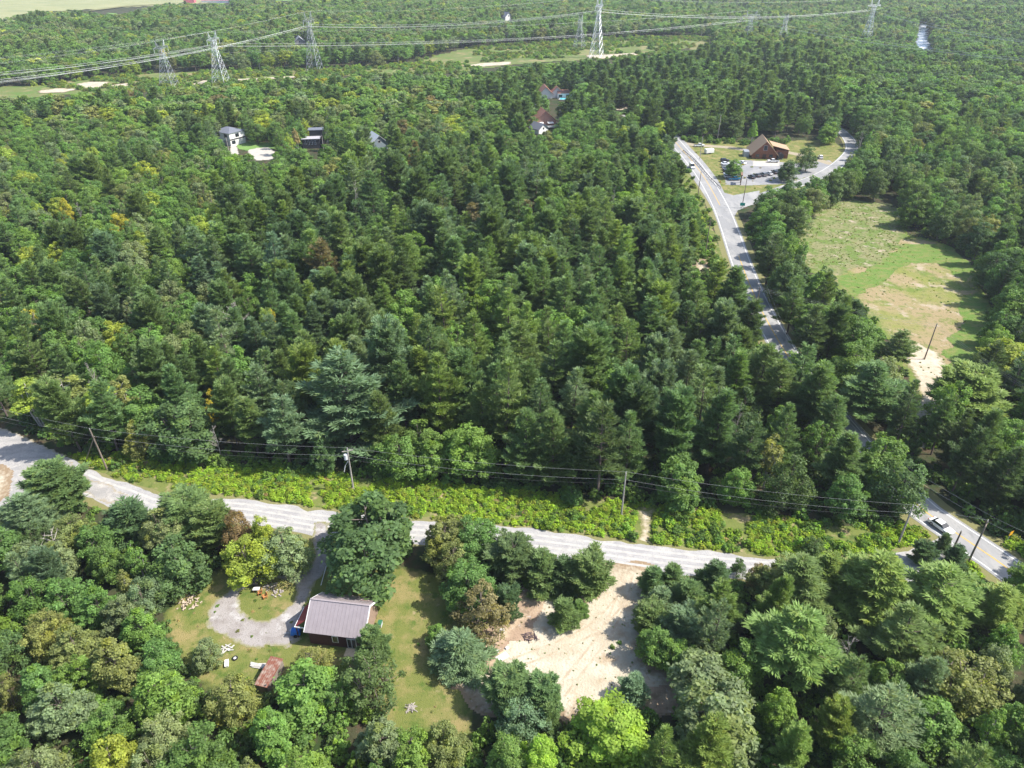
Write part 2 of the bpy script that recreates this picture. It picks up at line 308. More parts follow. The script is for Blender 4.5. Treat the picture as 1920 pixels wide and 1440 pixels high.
SAND = [(1128, 1048), (1228, 1058), (1225, 1110), (1215, 1240), (1290, 1280), (1300, 1350), (1200, 1350), (1110, 1370), (1030, 1350), (990, 1330), (900, 1340), (840, 1290), (845, 1255), (880, 1220), (900, 1190), (940, 1150), (975, 1105), (1020, 1085), (1085, 1090)]
M_soil = ground_mat('bare_soil', [((.30, .215, .15), 1, 0, 1, 0, 1), ((.40, .31, .22), 3, .45, .6, 8, 1), ((.20, .15, .10), 1.5, .52, .66, 8, 1), ((.42, .39, .36), .8, .62, .68, 5, 1)], bump=.8, bscale=3)
patch('sand_clearing', SAND, .04, M_sand, .3, 1.0)
patch('bare_soil', [(850, 1262), (885, 1215), (905, 1180), (945, 1140), (980, 1100), (1045, 1095), (1090, 1100), (1060, 1120), (1020, 1125), (1010, 1165), (1000, 1195), (960, 1205), (945, 1235), (905, 1262)], .06, M_soil, .3, 1.1)
patch('bare_soil', [(1130, 1082), (1145, 1088), (1120, 1125), (1095, 1140), (1085, 1120)], .06, M_soil, .3, .6)
patch('bare_soil', [(1200, 1290), (1290, 1282), (1310, 1350), (1210, 1340)], .06, M_soil, .3, 1)
MEADOW = [(1500, 500), (1495, 440), (1520, 400), (1560, 375), (1610, 375), (1690, 390), (1705, 440), (1770, 455), (1825, 500), (1850, 560), (1862, 640), (1850, 700), (1800, 725), (1775, 750), (1740, 800), (1700, 800), (1705, 750), (1695, 700), (1635, 600), (1570, 540)]
patch('meadow', MEADOW, .02, M_meadow, .5, 2.0)
M_tall = ground_mat('tall_grass', [((.105, .175, .034), 1, 0, 1, 0, 1), ((.165, .18, .055), 4, .45, .6, 8, 2), ((.07, .13, .02), 1.5, .52, .66, 8, 3)], bump=1, bscale=3)
patch('tall_grass', [(1572, 520), (1640, 500), (1690, 455), (1770, 455), (1830, 500), (1815, 535), (1760, 492), (1705, 492), (1650, 530), (1600, 560)], .05, M_tall, .4, 2.5)
patch('tall_grass', [(1800, 560), (1845, 540), (1862, 640), (1850, 710), (1790, 715), (1765, 670), (1800, 620)], .05, M_tall, .4, 2.5)
M_scrub = ground_mat('scrub_ground', [((.19, .185, .085), 1, 0, 1, 0, 1), ((.11, .16, .035), 5, .44, .58, 10, 1), ((.34, .28, .21), 4, .56, .66, 10, 1), ((.08, .10, .03), 1.2, .52, .64, 8, 1)], bump=1, bscale=3)
patch('scrub_ground', [(1500, 500), (1495, 440), (1520, 400), (1560, 375), (1610, 375), (1690, 390), (1700, 440), (1680, 470), (1630, 500), (1560, 515)], .06, M_scrub, .4, 2)
patch('sandy_track', [(1690, 655), (1720, 640), (1762, 662), (1778, 690), (1778, 712), (1765, 745), (1760, 790), (1780, 830), (1700, 830), (1712, 770), (1728, 745)], .045, M_path, .4, .8)
patch('dirt_road', [(1700, 810), (1790, 790), (1850, 745), (1900, 750), (2060, 800), (2060, 850), (1920, 800), (1850, 790), (1790, 830), (1700, 850)], .06, M_path, .4, .6)
VERGE = [(110, 850), (200, 850), (330, 865), (420, 875), (560, 880), (700, 895), (950, 915), (1200, 945), (1420, 965), (1600, 985), (1720, 985), (1790, 1040), (1750, 1075), (1560, 1060), (1420, 1045), (1230, 1028), (1100, 1008), (950, 992), (800, 982), (640, 965), (590, 958), (420, 940), (330, 937), (230, 910), (150, 884)]
patch('verge', VERGE, .01, M_verge, .5, .6)
patch('sand_path', [(1195, 955), (1225, 955), (1222, 1035), (1185, 1032), (1198, 1000)], .025, M_path, .3, .5)
# round the log building
patch('grass_plot', [(1255, 262), (1300, 258), (1420, 270), (1500, 262), (1560, 262), (1600, 290), (1560, 345), (1500, 362), (1440, 362), (1375, 370), (1345, 357), (1315, 330), (1283, 292)], .035, M_lawn, .6, .6)
patch('parking_lot', [(1352, 303), (1400, 300), (1500, 306), (1555, 300), (1572, 312), (1530, 326), (1478, 345), (1402, 348), (1360, 347)], .052, M_asphalt_lot, .5, .3)
patch('concrete_apron', [(1411, 302), (1462, 301.5), (1463, 312), (1410, 311.5)], .066, M_concrete, .5, .1)
ribbon('back_lane', gpts([(1262, 262), (1300, 272), (1360, 276), (1412, 283), (1470, 285), (1520, 296), (1560, 308)]), 5.0, .058, M_gravel)
patch('roadside_bank', [(1262, 290), (1282, 300), (1310, 350), (1340, 430), (1365, 500), (1390, 560), (1350, 560), (1290, 500), (1270, 400)], .012, M_verge, .6, 1)
patch('bare_sand', [(1272, 388), (1296, 384), (1298, 400), (1280, 410), (1268, 404)], .03, M_sand, .5, .8)
patch('bare_sand', [(1296, 488), (1322, 484), (1335, 500), (1330, 515), (1300, 510)], .03, M_sand, .5, .8)
# pale courts and drives by the houses
patch('house_court', [(462, 282), (480, 277), (505, 276), (520, 287), (530, 298), (480, 302), (468, 294)], .05, M_concrete, .8, .4)
patch('house_court', [(430, 270), (446, 272), (450, 290), (430, 290)], .05, M_concrete, .8, .3)
patch('house_lawn', [(438, 268), (470, 264), (510, 268), (520, 278), (470, 284), (445, 280)], .03, M_greenfield, .8, .5)
patch('house_lawn', [(565, 264), (580, 260), (585, 275), (560, 276)], .03, M_greenfield, .8, .5)
patch('far_drive', [(1130, 208), (1150, 202), (1178, 198), (1182, 204), (1150, 210)], .05, M_path, 1, .4)
patch('far_lawn', [(1150, 204), (1180, 202), (1190, 212), (1155, 216)], .03, M_greenfield, 1, .4)
# power-line clearing, sand in it, far field
CUT = [[(-140, 176), (0, 162), (80, 160), (150, 150), (290, 136), (420, 133), (580, 128), (700, 126), (760, 120), (860, 92), (960, 84), (1110, 72), (1290, 68), (1345, 74), (1300, 90), (1235, 104), (1180, 112), (1030, 118), (930, 127), (860, 138), (700, 142), (560, 146), (400, 165), (290, 172), (0, 190), (-140, 200)]]
for c in CUT: patch('power_line_clearing', c, .3, M_clear, 5, 5)
FS = []
def far_sand(px): FS.append(px); patch('far_sand', px, .5, M_sand, 2, 1.5)
far_sand([(140, 158), (170, 154), (206, 154), (208, 160), (190, 167), (160, 169), (142, 165)]); far_sand([(206, 161), (240, 156), (246, 162), (228, 167), (208, 167)])
far_sand([(70, 171), (110, 166), (150, 168), (120, 175), (72, 176)]); far_sand([(352, 160), (378, 152), (398, 150), (400, 154), (372, 162)]); far_sand([(425, 150), (560, 143), (560, 147), (430, 154)])
far_sand([(1098, 104), (1140, 103), (1190, 99), (1198, 104), (1150, 110), (1104, 113)]); far_sand([(870, 124), (900, 119), (960, 116), (960, 122), (900, 127)])
patch('far_field', [(-300, 52), (-10, 42), (25, 38), (60, 26), (150, 20), (190, 19), (250, 14), (345, 10), (420, 6), (430, -30), (-300, -40)], .6, M_field, 12, 6)
patch('far_meadow', [(190, 40), (196, 26), (215, 24), (232, 30), (230, 42)], .8, M_greenfield, 5, 3); patch('far_meadow', [(384, 16), (424, 12), (426, 6), (386, 8)], .9, M_greenfield, 5, 3)
patch('far_meadow', [(512, 3), (556, 3), (560, -12), (510, -12)], .9, M_greenfield, 5, 3)
ribbon('far_lane', gpts([(170, 21), (200, 17.5), (250, 12), (330, 8)]), 10, 1.2, M_path, step=10)
ribbon('far_road', gpts([(1300, 95), (1312, 84), (1322, 78), (1330, 75), (1336, 71), (1330, 66)]), 9, .8, M_path, step=6)
# river, far right
M_water, nt, bs = new_mat('river_water'); bs.inputs['Base Color'].default_value = (.10, .14, .18, 1); bs.inputs['Roughness'].default_value = .12; bs.inputs['Specular IOR Level'].default_value = .8
no = nt.nodes.new('ShaderNodeTexNoise'); no.inputs['Scale'].default_value = .5; no.inputs['Detail'].default_value = 6; bp = nt.nodes.new('ShaderNodeBump'); bp.inputs['Strength'].default_value = .8; bp.inputs['Distance'].default_value = .6
ge = nt.nodes.new('ShaderNodeNewGeometry'); nt.links.new(ge.outputs['Position'], no.inputs['Vector']); nt.links.new(no.outputs['Fac'], bp.inputs['Height']); nt.links.new(bp.outputs[0], bs.inputs['Normal'])
cr = nt.nodes.new('ShaderNodeValToRGB'); cr.color_ramp.elements[0].position = .45; cr.color_ramp.elements[0].color = (.10, .13, .18, 1); cr.color_ramp.elements[1].position = .6; cr.color_ramp.elements[1].color = (.75, .78, .82, 1)  # pale sky and sun glints painted into the water's base colour
n2 = nt.nodes.new('ShaderNodeTexNoise'); n2.inputs['Scale'].default_value = .12; n2.inputs['Detail'].default_value = 8; nt.links.new(ge.outputs['Position'], n2.inputs['Vector']); nt.links.new(n2.outputs['Fac'], cr.inputs[0]); nt.links.new(cr.outputs[0], bs.inputs['Base Color'])
RIVER = [(1706, 102), (1714, 84), (1718, 62), (1723, 44), (1742, 44), (1742, 60), (1742, 78), (1754, 96), (1750, 110), (1720, 112)]
patch('river', RIVER, .6, M_water, 3, 2)

# ------------------------------------------------------------------ tree shapes
def frame_of(d):
    a = np.cross(d, [0, 0, 1.]); n = np.linalg.norm(a); a = np.array([1., 0, 0]) if n < 1e-3 else a/n
    return a, np.cross(a, d)
def unit(v): return v/np.maximum(np.linalg.norm(v, axis=-1, keepdims=True), 1e-9)
def limb_mesh(name, limbs, m, seg=5):
    b = MB()
    for pts, rad in limbs: b.tube(pts, rad, seg)
    me = bpy.data.meshes.new(name); me.from_pydata(b.v, [], b.f); me.materials.append(m); me.update(); return me
def blade_mesh(C, D, W, length, width, lv, ly, m, name, kink=.12):
    """long narrow needle fans: base C, direction D, width direction W"""
    n = len(C); length = np.asarray(length).reshape(-1, 1); width = np.asarray(width).reshape(-1, 1)
    mid = C+D*length*.55; up = np.cross(D, W)
    v = np.concatenate([C, mid-W*width*.5, C+D*length-up*length*kink, mid+W*width*.5], 1).reshape(-1, 3)
    return np_mesh(name, v, np.arange(4*n).reshape(n, 4), [m], {'lv': ('FACE', lv), 'ly': ('FACE', ly)})
def pine(seed, Ht=20., hb=.25, R=4., whorl=.9, nb=6, tufts=9, blade=.62, bw=.2, shape='white', open_=.15):
    r = np.random.RandomState(seed); limbs = []; C = []; D = []
    lean = r.randn(2)*.25; top = np.array([lean[0], lean[1], Ht])
    tr = lambda z: np.array([lean[0]*(z/Ht)**2, lean[1]*(z/Ht)**2, z])
    limbs.append(([tr(z) for z in np.linspace(-.3, Ht-.3, 7)], list(np.linspace(Ht*.013+.03, .03, 7))))
    z = Ht*hb; side = r.rand(12)*.5+.75
    while z < Ht-.25:
        t = (z-Ht*hb)/(Ht*(1-hb))
        if shape == 'white': L = R*min(1, .70+t*1.6)*(1-t)**.80+.30
        elif shape == 'spruce': L = R*(1-t)**.85+.25
        else: L = R*sqrt(max(0, 1-(1.55*t-.6)**2)) if t < 1 else .3; L = max(L, .5)
        n = max(3, int(nb*(1 if t < .8 else .7)+r.rand())); a0 = r.rand()*6.28
        for k in range(n):
            if r.rand() < open_ and t < .85: continue
            a = a0+k*6.283/n+r.randn()*.22; l = L*(.62+.6*r.rand())*side[int(a/6.2832*12) % 12]
            el = (.02+.75*t**1.5+r.randn()*.10) if shape == 'white' else (-.15+.5*t+r.randn()*.08 if shape == 'spruce' else .25+.7*t+r.randn()*.15)
            dh = np.array([cos(a), sin(a), 0]); d = dh*cos(el)+np.array([0, 0, sin(el)]); b0 = tr(z+r.randn()*.12)
            curve = (.16 if shape != 'spruce' else .05)*l
            f = lambda s: b0+d*l*s+np.array([0, 0, curve*s*s])
            if l > .8 and (k % 2 == 0 or shape == 'white'): limbs.append(([f(0), f(.5), f(.95)], [.02+.012*l, .015+.006*l, .012]))
            sd_ = np.array([-dh[1], dh[0], 0]); m = max(2, int(tufts*l/R))
            for s in np.linspace(.28 if l > 1.5 else .15, 1.0, m):
                wv = .42*l*(1.12-s) if s > .3 else .2*l
                for q in ((-1, -.5, 0, .5, 1) if l > 2.2 else (-1, 0, 1)):
                    if r.rand() < .12: continue
                    p = f(s)+sd_*q*wv*(.8+.4*r.rand())+d*(-abs(q)*.12*l*r.rand())+r.randn(3)*.08
                    C.append(p); D.append(unit(dh*.85+sd_*q*.75+np.array([0, 0, .35+.3*t])))
        z += whorl*(.75+.5*r.rand())*(1 if t < .7 else .7)
    C = np.array(C); D = np.array(D); nt_ = 9 if Ht > 12 and tufts > 5 else 7; n = len(C)
    # every tuft: nt_ blades fanned around its direction
    Cc = np.repeat(C, nt_, 0)+r.randn(n*nt_, 3)*.07; Dd = unit(np.repeat(D, nt_, 0)+r.randn(n*nt_, 3)*[.5, .5, .22])
    W = unit(np.cross(Dd, np.array([0, 0, 1.])+r.randn(n*nt_, 3)*.45))
    lvt = np.repeat(.78+.44*r.rand(n), nt_); lv = lvt*(.85+.3*r.rand(n*nt_)); ly = np.repeat((r.rand(n) < .12)*.8*r.rand(n), nt_)
    cm = blade_mesh(Cc, Dd, W, blade*(.7+.6*r.rand(n*nt_)), bw*(.7+.6*r.rand(n*nt_)), lv, ly, M_needle, 'pine_crown')
    return limb_mesh('pine_trunk', limbs, M_bark_pine), cm, (Ht, R, hb)
def broad(seed, Ht=12., R=4., hb=.1, nsub=5, ncl=17, per=95, ls=.40, rc=(.36, .58), stems=1, bark=None, sparse=0., point=.5, mintop=.62):
    """crown of several leaders, each its own uneven spire of leaf clumps"""
    r = np.random.RandomState(seed); bark = bark or M_bark; limbs = []; cc, crad, U = [], [], []
    a0 = r.rand()*6.28; subs = [(0., 0., 1.0, .60)]+[((.34+.22*r.rand())*cos(a0+k*6.283/(nsub-1)+r.randn()*.3), (.34+.22*r.rand())*sin(a0+k*6.283/(nsub-1)+r.randn()*.3), mintop+(.96-mintop)*r.rand(), .40+.18*r.rand()) for k in range(nsub-1)]
    k_ = (Ht*.014+.04)*(1 if stems == 1 else .55); tp0 = np.array([r.randn()*.1*R, r.randn()*.1*R, Ht*.8])
    for s in range(stems):
        o = r.randn(2)*(.3 if stems > 1 else 0); q = tp0+np.array([o[0]*3, o[1]*3, 0])
        limbs.append(([np.array([o[0], o[1], -.3]), np.array([o[0]*1.8, o[1]*1.8, Ht*.3]), (q+np.array([o[0]*2, o[1]*2, Ht*.45]))/2, q], [k_, k_*.75, k_*.5, k_*.15]))
    for sx_, sy_, top, sr in subs:
        c0 = np.array([sx_*R, sy_*R]); z0, z1 = Ht*(hb+.12*r.rand()), Ht*top
        limbs.append(([np.array([0, 0, Ht*.22]), np.array([c0[0]*.7, c0[1]*.7, (z0+z1)*.45]), np.array([c0[0], c0[1], z1*.93])], [k_*.5, k_*.3, .02]))
        n = int(ncl*(.7+.6*r.rand())*(1.25 if sr > .55 else 1))
        for i in range(n):
            t = (i+.5)/n*.95+r.randn()*.03; t = min(max(t, .02), .985); th = i*2.399963+r.randn()*.4
            prof = sr*R*(sin(pi*min(1, t*.9+.12))**.6 if t < .5 else (1-((t-.5)*2)**(1.5+point))**(.5+point*.5)+.06)*(.75+.4*r.rand())
            u = np.array([cos(th), sin(th), (t-.35)*1.1]); c = np.array([c0[0]+cos(th)*prof*.72, c0[1]+sin(th)*prof*.72, z0+(z1-z0)*t]); ro = np.hypot(c[0], c[1])
            if ro < .30*R and t < .5: continue
            cc.append(c); crad.append(sr*R*(rc[0]+(rc[1]-rc[0])*r.rand())*(1-.35*t)); U.append(unit(u+np.array([c[0], c[1], 0])/R*.8))
            if i % 2 == 0: b0 = np.array([c0[0]*.7, c0[1]*.7, c[2]-prof*.5]); limbs.append(([b0, c], [.03+Ht*.002, .012]))
    cc, crad, U = np.array(cc), np.array(crad), np.array(U); keep = r.rand(len(cc)) >= sparse; cc, crad, U = cc[keep], crad[keep], U[keep]; nc = len(cc)
    n = nc*per; ci = np.repeat(np.arange(nc), per); dv = unit(r.randn(n, 3)+U[ci]*.5+np.array([0, 0, .3])); rr = crad[ci]*(.35+.75*r.rand(n)**.6)*np.where(r.rand(n) < .08, 1.3, 1)
    p = cc[ci]+dv*rr[:, None]*np.array([1, 1, .95])
    nn = unit(dv*.55+U[ci]*.3+np.array([0, 0, .45])+r.randn(n, 3)*.6)
    a = unit(np.cross(nn, r.randn(n, 3))); b_ = np.cross(nn, a); l = (ls*(.55+.9*r.rand(n)))[:, None]
    v = np.concatenate([p-a*l*.55, p+b_*l*.34, p+a*l*.55, p-b_*l*.34], 1).reshape(-1, 3)
    lv = (.78+.44*r.rand(nc))[ci]*(.72+.56*r.rand(n)); ly = ((r.rand(nc) < .18)*r.rand(nc))[ci]*.8+(r.rand(n) < .06)*.6
    cm = np_mesh('leaf_crown', v, np.arange(4*n).reshape(n, 4), [M_leaf], {'lv': ('FACE', lv), 'ly': ('FACE', np.clip(ly, 0, 1))})
    return limb_mesh('tree_trunk', limbs, bark), cm, (Ht, R, hb)
def bare(seed, Ht=9.):
    r = np.random.RandomState(seed); limbs = []; tp = np.array([r.randn()*.4, r.randn()*.4, Ht])
    limbs.append(([np.array([0, 0, -.3]), tp*.5+r.randn(3)*.15, tp], [.14, .09, .03])); bl = []
    for i in range(16):
        t = .3+.68*r.rand(); a = r.rand()*6.28; l = (1-t)*2.6+.6; d = np.array([cos(a), sin(a), .5+.5*r.rand()]); s = tp*t; e = s+d*l; bl.append(([s, s+d*l*.5+r.randn(3)*.1, e], [.05, .035, .015]))
        for k in range(3): a += 1+r.rand(); q = s+d*l*(.4+.2*k); bl.append(([q, q+np.array([cos(a), sin(a), .6])*l*.35], [.025, .012]))
    return limb_mesh('dead_trunk', limbs, M_dead), limb_mesh('bare_branches', bl, M_dead, 4), (Ht, 2., .3)
HI = {
 'pine': [pine(100+i, 20, hb, R, wh, nb, 10, .85, .15, 'white', op) for i, (hb, R, nb, op, wh) in enumerate([(.2, 5.0, 6, .12, 1.25), (.3, 4.4, 6, .2, 1.1), (.12, 5.4, 7, .14, 1.35), (.35, 4.2, 5, .22, 1.2), (.25, 4.8, 6, .3, 1.3), (.2, 4.6, 7, .1, 1.0), (.3, 5.2, 5, .28, 1.6), (.1, 4.8, 6, .2, 1.15)])],
 'ypine': [pine(200+i, 8, .06, R, .6, 6, 10, .50, .10, sh, .08) for i, (R, sh) in enumerate([(2.3, 'white'), (2.5, 'round'), (2.0, 'spruce'), (2.2, 'white')])],
 'rpine': [pine(250+i, 14, .2, 3.3, .85, 7, 10, .65, .13, 'round', .15) for i in range(2)],
 'broad': [broad(300+i, 12, 4, *a) for i, a in enumerate([(.08, 5, 17, 150, .31), (.12, 6, 15, 150, .29), (.06, 4, 20, 150, .34, (.4, .62)), (.15, 7, 13, 150, .30), (.08, 3, 26, 150, .32, (.3, .5), 1, None, 0, 1.0), (.1, 5, 20, 140, .33, (.34, .5), 1, None, .12, .2), (.1, 4, 16, 160, .29, (.42, .62), 1, None, 0, .8), (.1, 8, 12, 150, .30, (.4, .6), 1, None, .08, .1)])],
 'olive': [broad(360+i, 10, 3.6, .12, 6, 18, 85, .24, (.28, .44), 2, None, .2, .4) for i in range(3)],
 'birch': [broad(400+i, 13, 2.7, .35, 4, 20, 75, .28, (.3, .5), 3, M_birch, .12, .6) for i in range(2)],
 'dead': [bare(500+i) for i in range(3)]}
LO = {
 'pine': [pine(600+i, 20, hb, R, 1.8, 6, 5, 1.7, .42, 'white', .12) for i, (hb, R) in enumerate([(.22, 5.0), (.3, 4.4), (.18, 5.2), (.35, 4.2)])],
 'broad': [broad(700+i, 12, 4, .25, 4, 11, 44, .72, (.45, .68), 1, None, 0, -.2, .84) for i in range(6)]}
BUSH = [broad(800+i, 2, 1.3, .02, 4, 6, 30, .30, (.4, .7), 1, None, 0, .4) for i in range(4)]
BASE_H = {'pine': 20, 'ypine': 8, 'rpine': 14, 'broad': 12, 'olive': 10, 'birch': 13, 'dead': 9}
BASE_R = {'pine': 4.6, 'ypine': 2.2, 'rpine': 3.1, 'broad': 3.9, 'olive': 3.5, 'birch': 2.7, 'dead': 1.5}

# ------------------------------------------------------------------ what must stay open (seen in the photo), in photo pixels
OPEN = [
 [(0, 800), (60, 818), (130, 850), (200, 852), (330, 872), (420, 885), (540, 905), (600, 885), (650, 900), (720, 915), (820, 925), (950, 930), (1060, 945), (1190, 958), (1300, 972), (1420, 985), (1520, 1000), (1590, 1015), (1560, 1050), (1430, 1055), (1400, 1078), (1300, 1072), (1225, 1078), (1140, 1080), (1120, 1050), (1080, 1035), (1020, 1010), (930, 1000), (800, 990), (790, 960), (640, 940), (585, 960), (585, 1005), (560, 1000), (500, 975), (445, 970), (410, 950), (330, 930), (300, 965), (270, 970), (240, 930), (200, 960), (170, 960), (150, 905), (100, 875), (40, 885), (10, 925), (-100, 960), (-100, 780)],
 [(586, 1010), (620, 1010), (620, 1060), (640, 1100), (690, 1100), (710, 1090), (790, 1075), (800, 1110), (800, 1230), (870, 1265), (850, 1290), (930, 1290), (900, 1330), (760, 1340), (745, 1250), (700, 1200), (690, 1195), (620, 1200), (600, 1185), (560, 1195), (540, 1240), (510, 1235), (490, 1285), (450, 1245), (430, 1215), (360, 1200), (315, 1175), (330, 1145), (380, 1100), (440, 1085), (500, 1065), (560, 1060), (590, 1040)],
 [(1140, 1085), (1215, 1085), (1210, 1110), (1195, 1130), (1185, 1170), (1180, 1250), (1270, 1285), (1268, 1310), (1215, 1320), (1180, 1270), (1150, 1310), (1080, 1330), (1045, 1315), (1035, 1290), (1000, 1265), (950, 1250), (880, 1310), (840, 1280), (860, 1255), (895, 1215), (930, 1185), (960, 1160), (985, 1110), (1030, 1100), (1090, 1110), (1130, 1095)],
 [(1740, 950), (1765, 945), (1850, 1000), (1905, 1045), (1890, 1062), (1860, 1060), (1830, 1065), (1775, 1025), (1725, 985)],
 [(1575, 790), (1600, 800), (1625, 828), (1610, 838), (1585, 830)],
 [(1280, 280), (1320, 335), (1352, 365), (1410, 358), (1425, 360), (1422, 380), (1385, 395), (1378, 430), (1400, 500), (1440, 590), (1475, 660), (1425, 662), (1425, 610), (1400, 580), (1380, 510), (1345, 490), (1320, 520), (1298, 490), (1325, 480), (1315, 430), (1300, 370), (1285, 320), (1268, 285)],
 [(1262, 262), (1340, 262), (1400, 270), (1430, 262), (1460, 275), (1520, 290), (1565, 303), (1568, 315), (1530, 340), (1480, 345), (1430, 358), (1352, 365), (1280, 290)],
 [(1585, 245), (1612, 268), (1604, 275), (1588, 292), (1582, 268)],
 [(1508, 445), (1522, 415), (1560, 385), (1610, 385), (1690, 395), (1705, 440), (1750, 458), (1800, 485), (1830, 520), (1840, 600), (1830, 650), (1800, 690), (1775, 705), (1750, 745), (1735, 765), (1720, 755), (1735, 720), (1720, 690), (1660, 625), (1640, 600), (1620, 555), (1575, 540), (1570, 500), (1530, 490)],
 [(1862, 745), (1920, 765), (1960, 780), (1960, 800), (1890, 775)],
 [(-100, 174), (0, 163), (80, 162), (150, 153), (290, 139), (420, 136), (580, 131), (700, 129), (760, 122), (860, 96), (960, 86), (1110, 74), (1290, 72), (1330, 78), (1300, 88), (1230, 100), (1180, 108), (1030, 116), (930, 124), (860, 134), (700, 137), (560, 138), (400, 158), (320, 163), (240, 168), (150, 172), (0, 185), (-100, 190)],
 [(1718, 90), (1722, 62), (1725, 46), (1740, 46), (1739, 62), (1740, 80), (1748, 92)],
 [(-120, 42), (25, 32), (60, 22), (150, 18), (190, 26), (232, 26), (300, 8), (345, 4), (430, 8), (430, -120), (-120, -120)],
 [(512, -60), (512, 3), (552, 3), (552, -60)],
 # houses
 [(420, 243), (450, 245), (455, 262), (500, 266), (516, 290), (500, 298), (478, 298), (470, 290), (452, 272), (438, 290), (428, 270), (418, 262)],
 [(566, 262), (577, 262), (578, 250), (602, 250), (600, 280), (578, 282), (576, 274), (565, 270)],
 [(692, 266), (707, 255), (722, 264), (720, 286), (704, 276)],
 [(996, 230), (1000, 222), (1016, 212), (1024, 206), (1036, 212), (1040, 226), (1036, 234), (1022, 238), (1020, 244), (1028, 250), (1018, 254), (1012, 240), (1000, 234)],
 [(1012, 176), (1016, 168), (1034, 168), (1040, 172), (1055, 170), (1068, 182), (1066, 188), (1036, 187)],
 [(1138, 208), (1165, 199), (1176, 203), (1172, 212), (1150, 208)], [(1312, 80), (1325, 73), (1338, 72), (1332, 82)],
 [(940, 30), (958, 31), (958, 38), (942, 38)], [(552, 76), (576, 76), (572, 84), (554, 84)]]
M_open = mask_of(OPEN)
M_noroot = mask_of([LAWN, SAND, MEADOW, VERGE, RIVER, [(1255, 262), (1500, 258), (1600, 290), (1560, 345), (1500, 362), (1375, 370), (1345, 357), (1283, 292)], [(-200, 770), (0, 800), (130, 857), (300, 948), (200, 945), (60, 950), (-200, 960)], [(110, 850), (800, 925), (1200, 950), (1600, 990), (1750, 1060), (1600, 1085), (1400, 1078), (1000, 1025), (590, 1000), (300, 965), (150, 890)]]+CUT+OPEN[11:14])
def seg_dist(x, y, pts):
    p = np.array([[q.x, q.y] for q in smooth_line(pts, 8)]); d = np.full(np.shape(x), 1e9)
    for i in range(len(p)-1):
        a, e = p[i], p[i+1]-p[i]; t = np.clip(((x-a[0])*e[0]+(y-a[1])*e[1])/(e@e+1e-9), 0, 1); d = np.minimum(d, np.hypot(x-a[0]-t*e[0], y-a[1]-t*e[1]))
    return d
T_ = []     # every tree: dict kind, x, y, z, h, r, tint, rot, hero label
C_ = {'pine': (0.154, 0.235, 0.082), 'bluepine': (0.176, 0.257, 0.131), 'freshpine': (0.204, 0.294, 0.076), 'darkpine': (0.105, 0.166, 0.065), 'dark': (0.108, 0.171, 0.059), 'green': (0.163, 0.270, 0.061), 'mid': (0.139, 0.233, 0.061),
      'bright': (0.220, 0.348, 0.053), 'bramble': (0.297, 0.428, 0.050), 'olive': (0.215, 0.241, 0.079), 'grey': (0.209, 0.262, 0.121), 'yellowgreen': (0.286, 0.348, 0.058), 'yellow': (0.473, 0.417, 0.058), 'red': (.225, .160, .075), 'brown': (0.242, 0.203, 0.089), 'tan': (0.374, 0.300, 0.147)}
def jit(c, a=.16):
    k = 1+rng.uniform(-a, a); g = rng.uniform(-.08, .08); return (c[0]*k*(1+g), c[1]*k, c[2]*k*(1-g))
def hero(kind, cx, cy, rpx, h, tone, label=None, sq=None):
    rpx *= 1.1; p = G(cx, cy, .60*h); _, _, z = P(p.x, p.y, p.z); R = rpx*float(z)/F; gz = float(terrain(p.x, p.y))
    T_.append(dict(k=kind, x=p.x, y=p.y, z=gz, h=h, r=R, c=jit(C_[tone], .05), tone=tone, hero=True, label=label, rot=rng.uniform(0, 6.28)))
